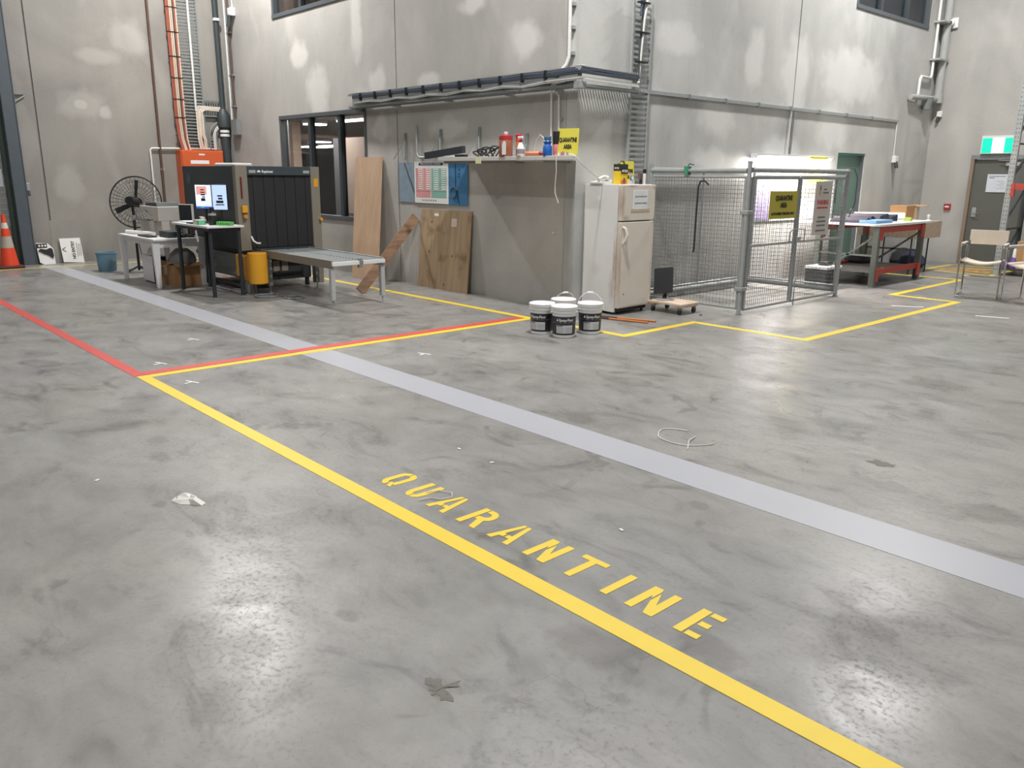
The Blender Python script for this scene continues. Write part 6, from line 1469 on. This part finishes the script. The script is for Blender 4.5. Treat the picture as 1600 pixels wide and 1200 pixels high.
block('grey_carton', 'pale grey carton on the rack at the frame edge', 'box', (-4.40, 16.66, 0.402), (-3.9, 17.0, 0.62), mat('carton_grey', (190, 196, 204), 0.6))

def chair(x, y, rz, label):
    t = thing('tubular_chair', label, 'chair', (x, y, 0), 'chrome tube chairs by the exit', rz)
    L = dict(local=True); W_ = 0.27; r_ = 0.012
    cv = mat('canvas_beige', (216, 204, 188), 0.8)
    # two sled loops joined front and back, arms on top
    for s_ in (-1, 1):
        mb = MB().tube([(s_ * W_, -0.24, 0.50), (s_ * W_, -0.25, 0.74), (s_ * W_, -0.22, 0.77), (s_ * W_, 0.20, 0.77), (s_ * W_, 0.24, 0.74), (s_ * W_, 0.25, 0.06), (s_ * W_, 0.22, 0.025), (s_ * W_, -0.20, 0.025), (s_ * W_, -0.24, 0.06), (s_ * W_, -0.24, 0.5)], r_, 8)
        mb.build('side_frame', chrome, t, local=True)
        MB().box((s_ * W_, -0.02, 0.792), (0.04, 0.36, 0.018)).build('armrest', white_m, t, 0.006, local=True)
        MB().tube([(s_ * (W_ - 0.03), 0.22, 0.52), (s_ * (W_ - 0.03), 0.26, 0.98)], r_, 8).build('back_post', chrome, t, local=True)
    MB().tube([(-W_, -0.22, 0.028), (W_, -0.22, 0.028)], r_, 8).build('cross_bar', chrome, t, local=True)
    MB().tube([(-W_, 0.22, 0.028), (W_, 0.22, 0.028)], r_, 8).build('cross_bar', chrome, t, local=True)
    MB().tube([(-W_, 0.25, 0.28), (W_, 0.25, 0.28)], r_, 8).build('cross_bar', chrome, t, local=True)
    MB().tube([(-W_, -0.24, 0.70), (W_, -0.24, 0.70)], r_, 8).build('cross_bar', chrome, t, local=True) if False else None
    n_ = 8; vs = []; fs = []
    for j in range(n_ + 1):
        u = j / n_; z_ = 0.56 - 0.05 * math.sin(PI * u)
        for yy in (-0.22, 0.20):
            vs += [(-W_ + 0.01 + u * (2 * W_ - 0.02), yy, z_), (-W_ + 0.01 + u * (2 * W_ - 0.02), yy, z_ - 0.02)]
    for j in range(n_):
        a_ = 4 * j; b2 = a_ + 4
        fs += [(a_, a_ + 2, b2 + 2, b2), (a_ + 1, b2 + 1, b2 + 3, a_ + 3), (a_, b2, b2 + 1, a_ + 1), (a_ + 2, a_ + 3, b2 + 3, b2 + 2)]
    fs += [(0, 1, 3, 2), (4 * n_, 4 * n_ + 2, 4 * n_ + 3, 4 * n_ + 1)]
    MB().add(vs, fs, True).build('seat', cv, t, local=True)
    MB().bb((-W_ + 0.02, 0.235, 0.76), (W_ - 0.02, 0.25, 0.97)).build('backrest', cv, t, 0.004, local=True)
    return t
chair(-4.15, 13.2, math.radians(10), 'beige and chrome tube chair standing before the exit door')
chair(-3.45, 13.1, math.radians(-14), 'beige and chrome tube chair cut by the picture edge')

# ================================================================ LITTER ON THE FLOOR
def crumple(name, label, cat, x, y, pts, m, hgt, seed):
    rnd = random.Random(seed); n_ = len(pts)
    vs = [(x + u, y + v, 0.001) for u, v in pts]
    inner = [(x + u * 0.55 + rnd.uniform(-.01, .01), y + v * 0.55 + rnd.uniform(-.01, .01), hgt * rnd.uniform(0.25, 1)) for u, v in pts]
    cx_, cy_ = sum(p[0] for p in pts) / n_, sum(p[1] for p in pts) / n_
    vs += inner + [(x + cx_, y + cy_, hgt * 0.5)]
    fs = []
    for k_ in range(n_):
        l = (k_ + 1) % n_
        fs += [(k_, l, n_ + l), (k_, n_ + l, n_ + k_), (n_ + k_, n_ + l, 2 * n_)]
    return tag(MB().add(vs, fs).build(name, m), label, cat)
crumple('crumpled_film', 'crumpled pale plastic film on the open floor', 'litter', -4.13, 1.42, [(-0.09, -0.01), (-0.05, -0.045), (0.03, -0.03), (0.07, 0.01), (0.12, 0.05), (0.10, 0.08), (0.03, 0.06), (-0.02, 0.08), (-0.07, 0.06)], mat('film_pale', (214, 214, 208), 0.35), 0.035, 3)
crumple('tape_scrap', 'torn grey tape scrap stuck to the near floor', 'litter', -1.93, 1.45, [(-0.085, 0.0), (-0.06, -0.02), (-0.045, -0.018), (-0.02, -0.032), (-0.005, -0.022), (0.0, -0.04), (0.012, -0.042), (0.014, -0.025), (0.035, -0.022), (0.05, -0.036), (0.06, -0.022), (0.085, -0.008), (0.07, 0.004), (0.05, 0.006), (0.02, 0.008), (0.006, 0.004), (0.01, 0.03), (0.018, 0.055), (0.035, 0.06), (0.015, 0.064), (0.008, 0.085), (0.0, 0.06), (0.002, 0.03), (-0.015, 0.012), (-0.03, 0.02), (-0.04, 0.038), (-0.055, 0.03), (-0.06, 0.014), (-0.075, 0.016)], mat('tape_grey', (112, 110, 104), 0.7, var=0.2, scale=60), 0.004, 5)
crumple('tape_scrap', 'square grey residue patch beyond the grey stripe', 'litter', -1.93, 4.85, [(-0.085, -0.02), (-0.05, -0.035), (-0.02, -0.03), (0.01, -0.06), (0.05, -0.045), (0.06, -0.02), (0.095, -0.01), (0.08, 0.01), (0.09, 0.04), (0.05, 0.035), (0.03, 0.05), (0.0, 0.035), (-0.02, 0.05), (-0.05, 0.045), (-0.045, 0.01)], mat('tape_grey', (112, 110, 104), 0.7, var=0.2, scale=60), 0.003, 6)
tag(MB().tube([(-3.02 + 0.20 * math.cos(q) * (1 + 0.1 * math.sin(3 * q)), 4.34 + 0.15 * math.sin(q), 0.005) for q in [PI * 0.62 + i * PI / 12 for i in range(19)]], 0.0035, 5).build('white_strap', cable_w), 'large open loop of white strapping beyond the grey stripe', 'strap')
tag(MB().tube([(-2.98, 4.42, 0.004), (-2.95, 4.3, 0.012), (-2.86, 4.16, 0.004)], 0.0035, 5).build('white_strap', cable_w), 'short piece of white strapping crossing the open loop', 'strap')
tag(MB().tube([(-3.37, 2.46, 0.008), (-3.34, 2.53, 0.008), (-3.27, 2.56, 0.008), (-3.22, 2.52, 0.008), (-3.24, 2.46, 0.008), (-3.29, 2.43, 0.008), (-3.31, 2.36, 0.008)], 0.003, 5).build('cable_tie_loop', cable_w), 'small white cable tie loop lying on the stencilled letters', 'cable tie')
for i, (x_, y_, lb) in enumerate(((-7.48, 2.49, 'white tape tick just inside the red corner'), (-8.39, 3.15, 'white tape scrap between red line and grey stripe'), (-6.62, 2.44, 'white tape tick just inside the yellow corner'), (-6.26, 4.57, 'white paper scrap right of the crossing lines'))):
    mb = MB().bar((x_ - 0.07, y_ - 0.02, 0.002), (x_ + 0.07, y_ + 0.03, 0.002), 0.018, 0.002).bar((x_, y_ + 0.01, 0.003), (x_ + 0.03, y_ - 0.07, 0.003), 0.016, 0.002)
    tag(mb.build('tape_tick', paper), lb, 'tape')
for i, (a_, b2, lb) in enumerate((((-4.62, 11.32), (-4.28, 11.55), 'thin white floor dash nearer the cage'), ((-3.56, 11.35), (-3.2, 11.45), 'thin white floor dash nearer the chairs'))):
    tag(MB().bar((*a_, 0.001), (*b2, 0.001), 0.04, 0.0018).build('floor_dash', paper), lb, 'floor line')
for i, (x_, y_, lb) in enumerate(((-3.83, 3.06, 'tiny white scrap above the letter Q'), (-3.5, 3.05, 'tiny white scrap above the letter U'), (-4.75, 1.17, 'pale sliver near the crumpled film'), (-2.35, 2.9, 'tiny pale chip beyond the letter T'))):
    tag(MB().box((x_, y_, 0.003), (0.025, 0.012, 0.004), rz=i).build('scrap', paper), lb, 'litter')
for o in list(bpy.data.objects):
    if '_org' in o: del o['_org']
